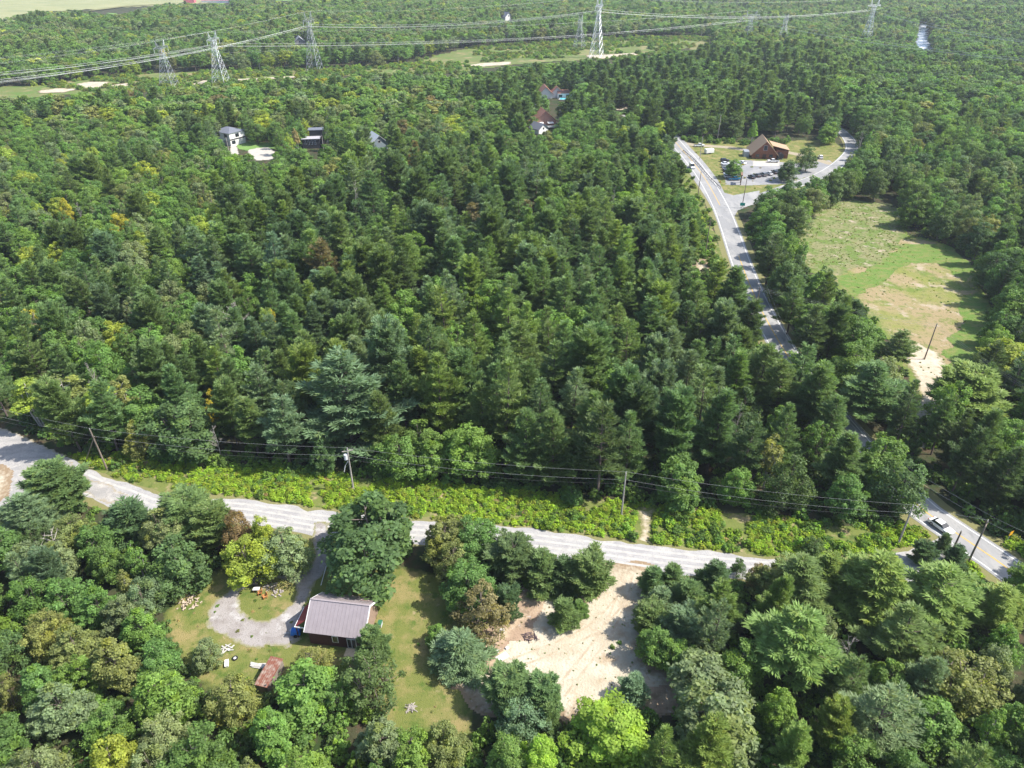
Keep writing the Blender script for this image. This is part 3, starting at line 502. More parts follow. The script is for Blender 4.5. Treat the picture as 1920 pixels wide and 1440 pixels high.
HEROES = [
 ('broad', 692, 985, 98, 15, 'dark'), ('olive', 650, 1020, 38, 9, 'olive'), ('broad', 830, 1005, 42, 9, 'olive'), ('broad', 890, 1000, 40, 9, 'mid'), ('rpine', 960, 1045, 42, 8, 'darkpine'), ('ypine', 1020, 1062, 34, 8, 'pine'),
 ('ypine', 1060, 1068, 32, 7, 'darkpine'), ('ypine', 1102, 1072, 36, 7.5, 'pine'), ('broad', 875, 1090, 48, 9, 'mid'), ('olive', 905, 1135, 52, 9, 'brown'), ('olive', 848, 1050, 40, 8, 'olive'), ('ypine', 950, 1130, 22, 6, 'darkpine'),
 ('ypine', 858, 1208, 44, 7, 'bluepine'), ('broad', 818, 1188, 22, 4, 'green'), ('ypine', 1058, 1142, 24, 6, 'pine'), ('ypine', 1086, 1136, 16, 3.5, 'mid'),
 ('broad', 532, 1026, 44, 9, 'grey'), ('broad', 460, 1042, 50, 9.5, 'yellowgreen'), ('broad', 445, 995, 32, 10.5, 'red'), ('broad', 492, 1000, 24, 10, 'yellowgreen'), ('broad', 330, 1052, 54, 11, 'dark'), ('rpine', 350, 965, 45, 9, 'pine'), ('rpine', 395, 985, 36, 9, 'pine'), ('ypine', 240, 970, 44, 9, 'darkpine'),
 ('broad', 300, 990, 42, 9, 'grey'), ('rpine', 105, 915, 52, 10, 'pine'), ('pine', 58, 965, 55, 11, 'bluepine'), ('broad', 135, 1000, 40, 9, 'olive'), ('broad', 175, 1015, 38, 9, 'mid'), ('dead', 102, 1025, 22, 9, 'grey'),
 ('olive', 585, 1238, 38, 6.5, 'olive'), ('broad', 570, 1290, 66, 9, 'green'), ('olive', 690, 1265, 62, 9, 'dark'), ('olive', 625, 1300, 30, 7, 'mid'), ('broad', 385, 1222, 28, 6, 'grey'), ('broad', 300, 1232, 40, 8, 'mid'), ('broad', 440, 1300, 42, 8, 'olive'),
 ('rpine', 700, 1215, 28, 7, 'pine'),
 ('ypine', 1192, 1288, 26, 4.5, 'bluepine'), ('broad', 1150, 1375, 82, 9, 'bright'), ('rpine', 955, 1285, 40, 7, 'pine'), ('rpine', 1012, 1300, 34, 7, 'pine'), ('broad', 975, 1345, 45, 7.5, 'bluepine'),
 ('ypine', 1225, 1085, 24, 6, 'pine'), ('ypine', 1262, 1080, 24, 6, 'pine'), ('ypine', 1240, 1125, 26, 6, 'bluepine'), ('ypine', 1290, 1110, 30, 7, 'pine'), ('ypine', 1215, 1155, 28, 6, 'pine'), ('broad', 1235, 1210, 38, 7, 'mid'), ('ypine', 1280, 1180, 32, 7, 'bluepine'), ('ypine', 1340, 1075, 30, 7, 'darkpine'), ('broad', 1265, 1225, 34, 6.5, 'green'),
 ('pine', 1490, 1200, 86, 15, 'freshpine'), ('pine', 1655, 1340, 64, 13, 'bluepine'), ('broad', 1345, 1330, 92, 12, 'grey'), ('olive', 1805, 1265, 72, 10, 'olive'), ('dead', 1586, 1215, 16, 9, 'grey'), ('broad', 1560, 1250, 32, 8, 'bluepine'), ('pine', 1640, 1090, 80, 13, 'freshpine'), ('pine', 1760, 1110, 75, 13, 'freshpine'), ('broad', 1745, 1350, 60, 8, 'green'), ('pine', 1500, 1090, 60, 12, 'pine'), ('pine', 1700, 1190, 60, 13, 'pine'),
 ('pine', 650, 745, 84, 23, 'bluepine'), ('pine', 528, 800, 48, 17, 'bluepine'), ('pine', 470, 790, 38, 15, 'pine'), ('broad', 885, 838, 56, 12, 'green'), ('broad', 785, 820, 42, 10, 'mid'), ('broad', 745, 850, 45, 10, 'mid'), ('broad', 345, 790, 68, 14, 'dark'), ('broad', 270, 770, 50, 13, 'mid'), ('broad', 815, 855, 36, 9, 'green'),
 ('birch', 120, 745, 50, 14, 'olive'), ('birch', 190, 760, 45, 13, 'yellowgreen'), ('birch', 230, 745, 32, 13, 'olive'), ('birch', 60, 745, 38, 13, 'yellowgreen'),
 ('pine', 1040, 830, 42, 18, 'pine'), ('pine', 1110, 800, 40, 19, 'pine'), ('pine', 1180, 830, 38, 18, 'pine'), ('pine', 985, 825, 38, 18, 'pine'), ('broad', 1272, 890, 50, 11, 'mid'), ('broad', 1385, 905, 34, 9, 'green'), ('birch', 1445, 860, 30, 13, 'olive'), ('pine', 1530, 740, 42, 19, 'pine'), ('pine', 1340, 800, 44, 20, 'pine'), ('broad', 1070, 925, 18, 4, 'mid'),
 ('broad', 1440, 1090, 34, 8, 'olive'), ('olive', 1490, 1080, 38, 9, 'olive'), ('pine', 1545, 1074, 40, 10, 'freshpine'), ('pine', 1600, 1072, 40, 10, 'freshpine'), ('broad', 1652, 1066, 34, 8, 'mid'), ('pine', 1447, 478, 27, 17, 'darkpine'), ('broad', 1468, 520, 30, 15, 'dark'), ('pine', 1490, 565, 30, 17, 'pine'), ('pine', 1522, 618, 34, 17, 'darkpine'), ('pine', 1875, 1125, 52, 10, 'freshpine'), ('broad', 1938, 1088, 42, 8, 'green'), ('broad', 1820, 1112, 40, 8, 'mid'), ('pine', 1372, 548, 36, 19, 'pine'), ('pine', 1398, 610, 38, 19, 'darkpine'), ('pine', 1428, 695, 42, 19, 'pine'), ('pine', 1342, 535, 30, 18, 'freshpine'), ('pine', 1466, 730, 42, 18, 'pine'), ('broad', 772, 1405, 44, 8, 'green'), ('broad', 715, 1390, 50, 9, 'grey'), ('broad', 828, 1395, 44, 8, 'olive'), ('pine', 1500, 700, 40, 18, 'pine'), ('pine', 1535, 735, 42, 18, 'freshpine'), ('pine', 1575, 860, 42, 15, 'pine'), ('broad', 1650, 858, 46, 13, 'mid'), ('pine', 1560, 790, 34, 15, 'pine'), ('broad', 1690, 900, 50, 12, 'dark'), ('broad', 1635, 880, 42, 11, 'mid'), ('broad', 1590, 930, 40, 10, 'mid'), ('broad', 1888, 665, 48, 10, 'yellowgreen'), ('rpine', 1812, 740, 56, 12, 'freshpine'), ('pine', 1680, 650, 36, 11, 'pine'), ('pine', 1640, 730, 55, 15, 'pine'), ('broad', 1600, 680, 48, 12, 'mid'), ('broad', 1530, 600, 42, 11, 'green'), ('broad', 1480, 520, 40, 11, 'dark'), ('pine', 1600, 590, 26, 11, 'darkpine'),
 ('broad', 60, 612, 26, 12, 'yellow'), ('broad', 398, 757, 20, 9, 'yellow'), ('broad', 225, 425, 22, 13, 'yellow'), ('broad', 125, 398, 16, 13, 'yellow'), ('broad', 270, 400, 14, 13, 'yellow'), ('dead', 440, 600, 20, 13, 'grey'), ('broad', 512, 618, 12, 14, 'yellow'), ('broad', 1490, 48+60, 12, 13, 'yellowgreen'), ('broad', 60, 490, 30, 13, 'yellowgreen'), ('dead', 895, 430, 14, 14, 'grey'),
 ('broad', 1450, 372, 29, 13, 'mid'), ('broad', 1488, 364, 31, 14, 'dark'), ('broad', 1528, 356, 30, 14, 'mid'), ('broad', 1562, 346, 27, 14, 'dark'), ('broad', 1598, 322, 24, 14, 'mid'), ('broad', 1430, 402, 25, 11, 'green'), ('broad', 1465, 398, 28, 11, 'dark'), ('broad', 1625, 300, 26, 13, 'mid'), ('broad', 1375, 312, 17, 9, 'green'), ('broad', 1480, 315, 21, 10, 'dark'), ('broad', 1516, 293, 20, 12, 'dark'), ('birch', 1412, 248, 10, 14, 'bright'), ('broad', 1385, 120-10, 14, 13, 'mid'), ('birch', 555, 262, 9, 13, 'tan'), ('broad', 1063, 228, 12, 9, 'yellowgreen'),
 ('ypine', 1772, 1012, 12, 4, 'darkpine'), ('ypine', 1735, 1035, 18, 4.5, 'darkpine'), ('ypine', 1795, 1040, 20, 4.5, 'darkpine'), ('broad', 1528, 1022, 18, 4, 'dark'), ('broad', 1385, 1085-25, 14, 4, 'dark'), ('broad', 1420, 1080, 22, 6, 'brown'),
]
for h_ in HEROES: hero(*h_)
# ---- filler forest
def near_zone(px, py):
    """(pine share, [(tone, weight)], tree height of pines, of broadleaves) by where the tree stands"""
    if py > 1040 and px > 1180: return .55, [('freshpine', 3), ('pine', 3), ('bluepine', 1)], [('mid', 3), ('green', 2), ('grey', 2), ('olive', 1), ('dark', 1)], (10, 15.5), (7, 11)
    if py > 850 and px < 700: return .18, [('pine', 2), ('bluepine', 2)], [('green', 3), ('mid', 3), ('grey', 2), ('olive', 1.5), ('yellowgreen', .4), ('dark', 1)], (8.5, 12), (7, 11)
    if py > 1000: return .35, [('pine', 2), ('bluepine', 1)], [('green', 3), ('mid', 3), ('grey', 2), ('olive', 2), ('bright', .7)], (6, 9), (6, 9)
    if px > 1370 and py > 330: return .32, [('pine', 2), ('darkpine', 2)], [('dark', 3), ('mid', 3), ('green', 2), ('grey', 1), ('olive', .4)], (12, 18), (10.5, 15)
    if px > 1560 and py > 90: return .08, [('pine', 2), ('freshpine', 1.5)], [('mid', 3), ('green', 3), ('dark', 2), ('olive', .4)], (12, 18), (12, 16.5)
    if py < 110: return .04, [('pine', 1)], [('green', 2), ('mid', 3), ('olive', .8), ('grey', 2), ('yellowgreen', .25), ('yellow', .012)], (14, 18), (11, 15)
    if py < 270 and 880 < px < 1600: return .28, [('darkpine', 1), ('pine', 4)], [('mid', 3), ('dark', 1.5), ('green', 2)], (15, 20), (11, 14)
    if px < 420 or py < 330:
        pn = .26 if py > 560 else .08
        return pn, [('pine', 3), ('bluepine', .7)], [('green', 3), ('mid', 3), ('yellowgreen', .7), ('grey', 1.2), ('olive', .6), ('yellow', .014), ('brown', .03)], (14, 18), (11, 14)
    pn = .76 if py > 540 else .22+.54*(py-330)/210
    return pn, [('pine', 4), ('bluepine', 1.4), ('freshpine', 2.2), ('darkpine', .9), ('brown', .06)], [('green', 3), ('mid', 2.5), ('dark', .7), ('olive', .6), ('bright', .5), ('yellow', .012), ('brown', .05)], (12.5, 23), (10, 16)
def pick(ws):
    t = rng.uniform(0, sum(w_ for _, w_ in ws))
    for a, w_ in ws:
        t -= w_
        if t <= 0: return a
    return ws[-1][0]
grid = {}
def gkey(x, y): return (int(x//8), int(y//8))
for t in T_: grid.setdefault(gkey(t['x'], t['y']), []).append(t)
def crowded(x, y, r, f=.78):
    gx_, gy_ = gkey(x, y)
    for i in (-1, 0, 1):
        for j in (-1, 0, 1):
            for t in grid.get((gx_+i, gy_+j), ()):
                if (t['x']-x)**2+(t['y']-y)**2 < (f*min(t['r']+r, 12))**2: return True
    return False
EL = [(cos(a)*q, sin(a)*q) for q in (.45, .85) for a in np.arange(0, 6.28, .7)]+[(0, 0)]
def candidates():
    for y0, y1, s in ((38, 150, 4.0), (150, 350, 4.3), (350, 640, 4.8), (640, 1000, 5.6), (1000, 1750, 7)):
        y = y0
        while y < y1:
            hw = (y*.98+45)*.80 if y < 400 else y*.80+20
            for x in np.arange(-hw, hw, s): yield x+rng.uniform(-.5, .5)*s, y+rng.uniform(-.5, .5)*s, s
            y += s
cand = list(candidates()); cx_ = np.array([c[0] for c in cand]); cy_ = np.array([c[1] for c in cand]); cz_ = terrain(cx_, cy_)
bpx, bpy_, _ = P(cx_, cy_, cz_); bad = look(M_noroot, bpx, bpy_) | (seg_dist(cx_, cy_, RP) < 7.0) | (seg_dist(cx_, cy_, SPT) < 5.5) | (seg_dist(cx_, cy_, GRP) < 5.0)
hn = fbm(cx_, cy_, 35, 21); tn = fbm(cx_, cy_, 60, 31); pnz = fbm(cx_, cy_, 45, 41)
order = list(range(len(cand))); rng.shuffle(order)
for i in order:
    if bad[i]: continue
    x, y, s = cand[i]; z = float(cz_[i])
    pn, tp, tb, hp, hb_ = near_zone(float(bpx[i]), float(bpy_[i]))
    isp = rng.random() < np.clip(pn+(pnz[i]-.5)*(1.2 if y < 500 else .5), 0.02, .97)
    if isp:
        h = hp[0]+(hp[1]-hp[0])*(.55*rng.random()+.45*np.clip((hn[i]-.3)*2.5, 0, 1)); tone = pick(tp); k = 'pine' if h > 10.5 else ('ypine' if rng.random() < .6 else 'rpine')
        if k == 'pine' and rng.random() < .2: k = 'rpine'
        r = h*rng.uniform(.21, .29) if k == 'pine' else h*.27
        if k == 'rpine' and h > 10: r = h*.22
    else:
        h = hb_[0]+(hb_[1]-hb_[0])*(.55*rng.random()+.45*np.clip((hn[i]-.3)*2.5, 0, 1)); tone = pick(tb); k = 'broad' if rng.random() < .82 else ('olive' if rng.random() < .75 else 'birch')
        r = (rng.uniform(.33, .46) if y < 170 else rng.uniform(.36, .52) if y < 350 else rng.uniform(.44, .64))*h if k == 'broad' else rng.uniform(.26, .34)*h
        if k == 'birch': r = .21*h
    if rng.random() < .006 and 120 < y < 420: k = 'dead'; tone = 'grey'; r = 1.2
    if y > 640: r *= 1.0 if y < 1000 else 1.1
    if crowded(x, y, r, .64 if y < 150 else .60 if y < 350 else .66): continue
    # keep the views of the open places free
    a, c, d = P(x, y, z+.6*h); rp = r*F/float(d); _, ct, _ = P(x, y, z+h); _, cb, _ = P(x, y, z+.2*h); hh = (float(cb)-float(ct))/2; cy0 = (float(ct)+float(cb))/2
    sxp = np.array([float(a)+rp*e[0] for e in EL]); syp = np.array([cy0+hh*e[1] for e in EL])
    if look(M_open, sxp, syp).any(): continue
    c_ = C_[tone]; g = (tn[i]-.5)*.35
    t = dict(k=k, x=x, y=y, z=z, h=h, r=r, c=jit((c_[0]*(1+g), c_[1]*(1+g*.6), c_[2])), tone=tone, hero=False, label=None, rot=rng.uniform(0, 6.28))
    T_.append(t); grid.setdefault(gkey(x, y), []).append(t)
# ---- which trees show largest: front-to-back coverage of a coarse picture
def visible():
    W_, H_ = 480, 360; cov = np.zeros((H_, W_), bool)
    X_ = np.array([t['x'] for t in T_]); Y_ = np.array([t['y'] for t in T_]); Z_ = np.array([t['z'] for t in T_]); Hh = np.array([t['h'] for t in T_])
    ax, ay, ad = P(X_, Y_, Z_+.6*Hh); _, ty, _ = P(X_, Y_, Z_+Hh); _, by, _ = P(X_, Y_, Z_+.2*Hh)
    for i in np.argsort(ad):
        t = T_[i]; t['px'] = float(ax[i]); t['py'] = float(ay[i]); t['vis'] = 0
        rx = t['r']*F/float(ad[i])/4; cy0 = (ty[i]+by[i])/8; ry = max(.8, (by[i]-ty[i])/8); cx0 = ax[i]/4; rx = max(.8, rx)
        x0, x1 = int(max(0, cx0-rx)), int(min(W_, cx0+rx+1)); y0, y1 = int(max(0, cy0-ry)), int(min(H_, cy0+ry+1))
        if x0 >= x1 or y0 >= y1: continue
        yy, xx = np.mgrid[y0:y1, x0:x1]; m = ((xx+.5-cx0)/rx)**2+((yy+.5-cy0)/ry)**2 <= 1; sub = cov[y0:y1, x0:x1]
        t['vis'] = int((m & ~sub).sum()); sub |= m
visible()
# ---- words for labels
ONES = 'zero one two three four five six seven eight nine ten eleven twelve thirteen fourteen fifteen sixteen seventeen eighteen nineteen'.split()
TENS = ' . twenty thirty forty fifty sixty seventy eighty ninety'.split(' ')[1:]
def word(n):
    n = int(max(0, min(99, n)))
    return ONES[n] if n < 20 else TENS[n//10-1]+('-'+ONES[n % 10] if n % 10 else '')
TONE_WORD = {'pine': 'mid-green', 'bluepine': 'blue-green', 'freshpine': 'fresh green', 'darkpine': 'dark green', 'dark': 'dark green', 'green': 'green', 'mid': 'mid-green', 'bright': 'bright green', 'bramble': 'bright green', 'olive': 'olive', 'grey': 'grey-green',
             'yellowgreen': 'yellow-green', 'yellow': 'golden yellow', 'red': 'reddish brown', 'brown': 'brownish', 'tan': 'pale tan'}
KW = {'pine': 'pine', 'ypine': 'bushy young pine', 'rpine': 'round-topped pine', 'broad': 'broadleaf tree', 'olive': 'open-crowned tree', 'birch': 'pale-stemmed birch', 'dead': 'bare dead tree'}
OBN = {'pine': ('pine_tree', 'pine', 'pine trees of the forest'), 'ypine': ('pine_tree', 'pine', 'pine trees of the forest'), 'rpine': ('pine_tree', 'pine', 'pine trees of the forest'),
       'broad': ('broadleaf_tree', 'broadleaf tree', 'broadleaf trees of the forest'), 'olive': ('broadleaf_tree', 'broadleaf tree', 'broadleaf trees of the forest'),
       'birch': ('birch_tree', 'birch', 'birches at the forest edge'), 'dead': ('dead_tree', 'dead tree', 'bare dead trees')}
used_labels = set()
MARKS = [('the lilac-roofed house', 637, 1150, 90), ('the sand clearing', 1090, 1200, 110), ('the white car', 1765, 985, 60), ('the log building', 1432, 290, 70), ('the parked cars', 1380, 325, 50), ('the turning circle', 500, 1120, 70), ('the meadow', 1700, 550, 120), ('the transformer pole', 660, 890, 60)]
def tree_label(t):
    size = 'small ' if t['h'] < 6 else 'tall ' if t['h'] > 17 else ''
    base = f"{size}{TONE_WORD[t['tone']] if t['k'] != 'dead' else 'grey'} {KW[t['k']]}"
    px, py = t['px'], t['py']; a, d = px/19.2, py/14.4
    where = ''
    for nm, mx, my, rad in MARKS:
        if abs(px-mx) < rad and abs(py-my) < rad:
            where = (' behind ' if my-py > abs(px-mx)*.6 else ' in front of ' if py-my > abs(px-mx)*.6 else ' right of ' if px > mx else ' left of ')+nm; break
    inside = 0 <= a < 100 and 0 <= d < 100
    for lab in ([base+where+' at '] if where else [])+[base+', ']:
        for fx in range(0, 5):
            pos = f"{word(round(a)+(fx % 2)*(1 if fx < 3 else -1))} percent across, {word(round(d)+(fx//2))} percent down"
            if not inside: pos = f"at the {'left' if a < 0 else 'right' if a >= 100 else 'lower'} edge, {word(round(d if (a < 0 or a >= 100) else a))} percent {'down' if (a < 0 or a >= 100) else 'across'}"
            L_ = (lab+pos).replace(' at at', ' at'); key = L_
            if key in used_labels or len(L_.replace(',', '').split()) > 16: continue
            used_labels.add(key); return L_
    L_ = base+f", {word(round(a))} percent across beneath its neighbours, {word(round(d))} percent down"; used_labels.add(L_); return L_
def crown_scale(t):
    return (t['r']/BASE_R[t['k']], t['r']/BASE_R[t['k']], t['h']/BASE_H[t['k']])
singles = {'pine_tree': [], 'broadleaf_tree': [], 'birch_tree': [], 'dead_tree': []}
CAP = {'pine_tree': 300, 'broadleaf_tree': 300, 'birch_tree': 70, 'dead_tree': 20}
for t in sorted(T_, key=lambda t: -(t['vis']+(1000 if t['hero'] and t['vis'] > 3 else 0))):
    nm = OBN[t['k']][0]; t['single'] = len(singles[nm]) < CAP[nm] and t['vis'] >= 6
    if t['single']: singles[nm].append(t)
PN = {'pine_tree': ('trunk', 'crown'), 'broadleaf_tree': ('trunk', 'crown'), 'birch_tree': ('trunk', 'crown'), 'dead_tree': ('trunk', 'branches')}
for nm, lst in singles.items():
    for t in lst:
        tr, cr_, _ = HI[t['k']][rng.randrange(len(HI[t['k']]))]; s = crown_scale(t)
        _, cat, grp = OBN[t['k']]
        o = thing(nm, tree_label(t), cat, (t['x'], t['y'], t['z']), t['rot'], grp); o.scale = s; o.rotation_euler = (rng.gauss(0, .035), rng.gauss(0, .035), t['rot'])
        link(PN[nm][0], tr, o); c = link(PN[nm][1], cr_, o)
        if nm != 'dead_tree': c['tint'] = tuple(float(q) for q in t['c'])
# ---- the rest as two woods, each one object scattering whole trees
def joined(tr, cr_, nm):
    """trunk and crown of one shape as a single mesh, the seed of a wood"""
    vs, fs, mi, lv, ly, n = [], [], [], [], [], 0
    for k, me in enumerate((tr, cr_)):
        co = np.empty(len(me.vertices)*3, np.float32); me.vertices.foreach_get('co', co); vs.append(co.reshape(-1, 3))
        if k: li = np.empty(len(me.loops), np.int32); me.loops.foreach_get('vertex_index', li); q = li.reshape(-1, 4)+n
        else:
            q = np.array([(list(p.vertices)+[p.vertices[-1]]*4)[:4] for p in me.polygons if len(p.vertices) == 4])+n
        fs.append(q); mi.append(np.full(len(q), k)); n += len(me.vertices)
        for L_, a_ in ((lv, 'lv'), (ly, 'ly')):
            if k: b_ = np.empty(len(me.polygons), np.float32); me.attributes[a_].data.foreach_get('value', b_); L_.append(b_)
            else: L_.append(np.ones(len(q)))
    return bpy.data.objects.new(nm, np_mesh(nm, np.concatenate(vs), np.concatenate(fs), [tr.materials[0], cr_.materials[0]], {'lv': ('FACE', np.concatenate(lv)), 'ly': ('FACE', np.concatenate(ly))}, np.concatenate(mi)))
def scatter(name, src, items, label, cat):
    """items: (index, x, y, z, rot, scale xyz, tint); one object of kind stuff that instances the source shapes"""
    c = bpy.data.collections.new(name+'_shapes')
    for i, o in enumerate(src): o.name = f'shape_{i:02d}'; c.objects.link(o)
    n = len(items); me = bpy.data.meshes.new(name); me.vertices.add(n); me.vertices.foreach_set('co', np.array([q[1:4] for q in items], np.float32).ravel())
    at = me.attributes.new('vi', 'INT', 'POINT'); at.data.foreach_set('value', np.array([q[0] for q in items], np.int32))
    at = me.attributes.new('rot', 'FLOAT_VECTOR', 'POINT'); at.data.foreach_set('vector', np.array([(rng.gauss(0, .035), rng.gauss(0, .035), q[4]) for q in items], np.float32).ravel())
    at = me.attributes.new('scl', 'FLOAT_VECTOR', 'POINT'); at.data.foreach_set('vector', np.array([q[5] for q in items], np.float32).ravel())
    at = me.attributes.new('tint', 'FLOAT_COLOR', 'POINT'); at.data.foreach_set('color', np.array([(*q[6], 1) for q in items], np.float32).ravel())
    g = bpy.data.node_groups.new(name, 'GeometryNodeTree'); g.interface.new_socket('Geometry', in_out='INPUT', socket_type='NodeSocketGeometry'); g.interface.new_socket('Geometry', in_out='OUTPUT', socket_type='NodeSocketGeometry')
    N = g.nodes.new; L = g.links.new; gi = N('NodeGroupInput'); go = N('NodeGroupOutput'); ip = N('GeometryNodeInstanceOnPoints'); ci = N('GeometryNodeCollectionInfo')
    ci.inputs[0].default_value = c; ci.inputs['Separate Children'].default_value = True; ci.inputs['Reset Children'].default_value = True; ip.inputs['Pick Instance'].default_value = True
    def att(nm, ty): x = N('GeometryNodeInputNamedAttribute'); x.data_type = ty; x.inputs[0].default_value = nm; return x.outputs[0]
    L(gi.outputs[0], ip.inputs['Points']); L(ci.outputs[0], ip.inputs['Instance']); L(att('vi', 'INT'), ip.inputs['Instance Index']); L(att('rot', 'FLOAT_VECTOR'), ip.inputs['Rotation']); L(att('scl', 'FLOAT_VECTOR'), ip.inputs['Scale']); L(ip.outputs[0], go.inputs[0])
    o = link(name, me); o.modifiers.new('scatter', 'NODES').node_group = g
    return tag(o, label, cat, kind='stuff')
hi_p = [joined(a, b_, 'w') for k in ('pine', 'ypine', 'rpine') for a, b_, _ in HI[k]]; kp = [k for k in ('pine', 'ypine', 'rpine') for _ in HI[k]]
hi_b = [joined(a, b_, 'w') for k in ('broad', 'olive', 'birch') for a, b_, _ in HI[k]]; kb = [k for k in ('broad', 'olive', 'birch') for _ in HI[k]]
lo_p = [joined(a, b_, 'w') for a, b_, _ in LO['pine']]; lo_b = [joined(a, b_, 'w') for a, b_, _ in LO['broad']]
LOD = 420
def wood(name, hi, kinds, lo, ks, lk, label, cat):
    it = []
    for t in T_:
        if t['single'] or t['k'] not in ks or t['k'] == 'dead': continue
        if t['y'] < LOD: i = rng.choice([j for j, k in enumerate(kinds) if k == t['k']]); s = crown_scale(t)
        else: i = len(hi)+rng.randrange(len(lo)); s = (t['r']/BASE_R[lk], t['r']/BASE_R[lk], t['h']/BASE_H[lk])
        it.append((i, t['x'], t['y'], t['z'], t['rot'], s, t['c']))
    scatter(name, hi+lo, it, label, cat); return len(it)
wood('pine_forest', hi_p, kp, lo_p, ('pine', 'ypine', 'rpine'), 'pine', 'pines filling the woods behind and between the nearer pines', 'pine forest')
wood('broadleaf_forest', hi_b, kb, lo_b, ('broad', 'olive', 'birch', 'dead'), 'broad', 'broadleaf trees covering the far hills and filling between nearer crowns', 'broadleaf forest')
# ---- bushes and brambles: verge, road banks, forest edge, cut strip
def bushes():
    it = []; src = [joined(a, b_, 'w') for a, b_, _ in BUSH]
    def fill(px, n, s0, s1, tones, flat=1.0, clump=0, cut=.0, notin=()):
        pts = gpts(px); x0, x1 = min(p.x for p in pts), max(p.x for p in pts); y0, y1 = min(p.y for p in pts), max(p.y for p in pts); pl = [(p.x, p.y) for p in pts]
        x = nr.uniform(x0, x1, n); y = nr.uniform(y0, y1, n); ok = inpoly(x, y, pl)
        if clump: ok &= fbm(x, y, clump, 61) > cut
        for q in notin: ok &= ~inpoly(x, y, [(p.x, p.y) for p in gpts(q)])
        x, y = x[ok], y[ok]; z = terrain(x, y)
        ok = (seg_dist(x, y, RP) > 5.4) & (seg_dist(x, y, GRP) > 3.9) & (seg_dist(x, y, SPT) > 4.6)
        for a, b_, c in zip(x[ok], y[ok], z[ok]):
            s = rng.uniform(s0, s1); it.append((rng.randrange(4), a, b_, c-.05, rng.uniform(0, 6.28), (s, s, s*flat*rng.uniform(.7, 1.2)), jit(C_[pick(tones)], .25)))
    br = [('bramble', 8), ('yellowgreen', 2.5), ('green', 1.5), ('tan', .08)]
    path = [(1192, 950), (1228, 950), (1225, 1036), (1182, 1036), (1195, 1000)]
    fill(VERGE, 15000, .28, .62, br, .8, 9, .33, [path]); fill(VERGE, 1400, .5, 1.0, [('green', 3), ('mid', 2), ('bright', 2)], .9, 14, .55, [path])
    fill([(110, 820), (420, 855), (700, 880), (1200, 925), (1560, 960), (1720, 965), (1720, 985), (1420, 968), (1200, 948), (950, 918), (560, 884), (110, 850)], 900, .5, 1.3, [('mid', 3), ('green', 2), ('dark', 2)], .9)
    fill([(1262, 290), (1282, 300), (1310, 350), (1345, 430), (1365, 500), (1400, 580), (1440, 650), (1500, 740), (1600, 850), (1700, 950), (1660, 950), (1560, 850), (1400, 650), (1290, 500), (1262, 400)], 1500, .4, 1.2, [('green', 3), ('bright', 2), ('mid', 2), ('yellowgreen', 1)], .9, 12, .42)
    fill([(1395, 395), (1420, 395), (1440, 520), (1500, 640), (1620, 800), (1780, 930), (1900, 1010), (1960, 1040), (1960, 1000), (1700, 800), (1500, 560), (1400, 450)], 1200, .4, 1.2, [('green', 2), ('mid', 3), ('dark', 2)], .9, 12, .40)
    fill([(1880, 1000), (1990, 1060), (2000, 1110), (1870, 1060), (1900, 1045)], 400, .3, .8, br, .8)
    fill([(1700, 1010), (1750, 1000), (1800, 1050), (1860, 1070), (1820, 1100), (1650, 1080)], 500, .3, .9, br, .8)
    fill([(1500, 500), (1495, 440), (1520, 400), (1560, 375), (1610, 375), (1700, 390), (1740, 440), (1700, 470), (1600, 500)], 2200, .10, .30, [('olive', 3), ('tan', 1), ('yellowgreen', 3), ('bright', 1)], .7, 12, .42)
    fill(MEADOW, 1500, .12, .3, [('bright', 1), ('yellowgreen', 2), ('green', 2), ('olive', 2)], .6, 14, .5)
    fill([(1700, 380), (1780, 440), (1860, 510), (1880, 480), (1800, 400), (1720, 360)], 260, .6, 1.6, [('green', 3), ('bright', 1.5), ('mid', 2)], 1)
    fill(SAND, 420, .06, .16, [('olive', 2), ('green', 1), ('brown', 1)], .7); fill(LAWN, 160, .1, .28, [('green', 2), ('tan', 1), ('olive', 2)], .6)
    fill(SAND, 60, .15, .4, [('olive', 2), ('green', 2)], .8, 6, .62)
    for c in CUT: fill(c, 14000, .9, 2.2, [('green', 3), ('olive', 2), ('yellowgreen', 1.5), ('mid', 2), ('bright', 1)], .8, 45, .43, FS)
    fill([(1262, 262), (1300, 257), (1420, 268), (1480, 262), (1480, 272), (1400, 272), (1300, 268)], 160, .6, 1.6, [('green', 2), ('mid', 3), ('dark', 1)], .9)
    fill([(1255, 268), (1280, 275), (1560, 350), (1500, 362), (1440, 362), (1375, 370), (1345, 357)], 60, .3, .6, [('yellowgreen', 2), ('tan', 1), ('yellow', .8)], .7)
    # seedlings at the wood edges everywhere near
    m = 0
    for i in range(7000):
        y = rng.uniform(45, 260); x = rng.uniform(-.8, .8)*(y*.9+30); a, b_, _ = P(x, y, 0)
        if look(M_noroot, a, b_) or crowded(x, y, .2, .35): continue
        if seg_dist(np.array([x]), np.array([y]), RP)[0] < 6.3 or seg_dist(np.array([x]), np.array([y]), GRP)[0] < 4.6 or seg_dist(np.array([x]), np.array([y]), SPT)[0] < 5.5: continue
        s = rng.uniform(.6, 1.5); it.append((rng.randrange(4), x, y, -.05, rng.uniform(0, 6.28), (s, s, s*rng.uniform(.7, 1.3)), jit(C_[pick([('dark', 3), ('mid', 3), ('green', 2)])], .2))); m += 1
    scatter('undergrowth', src, it, 'low bright green brambles, bushes and seedlings along verges and wood edges', 'undergrowth'); return len(it)
bushes()

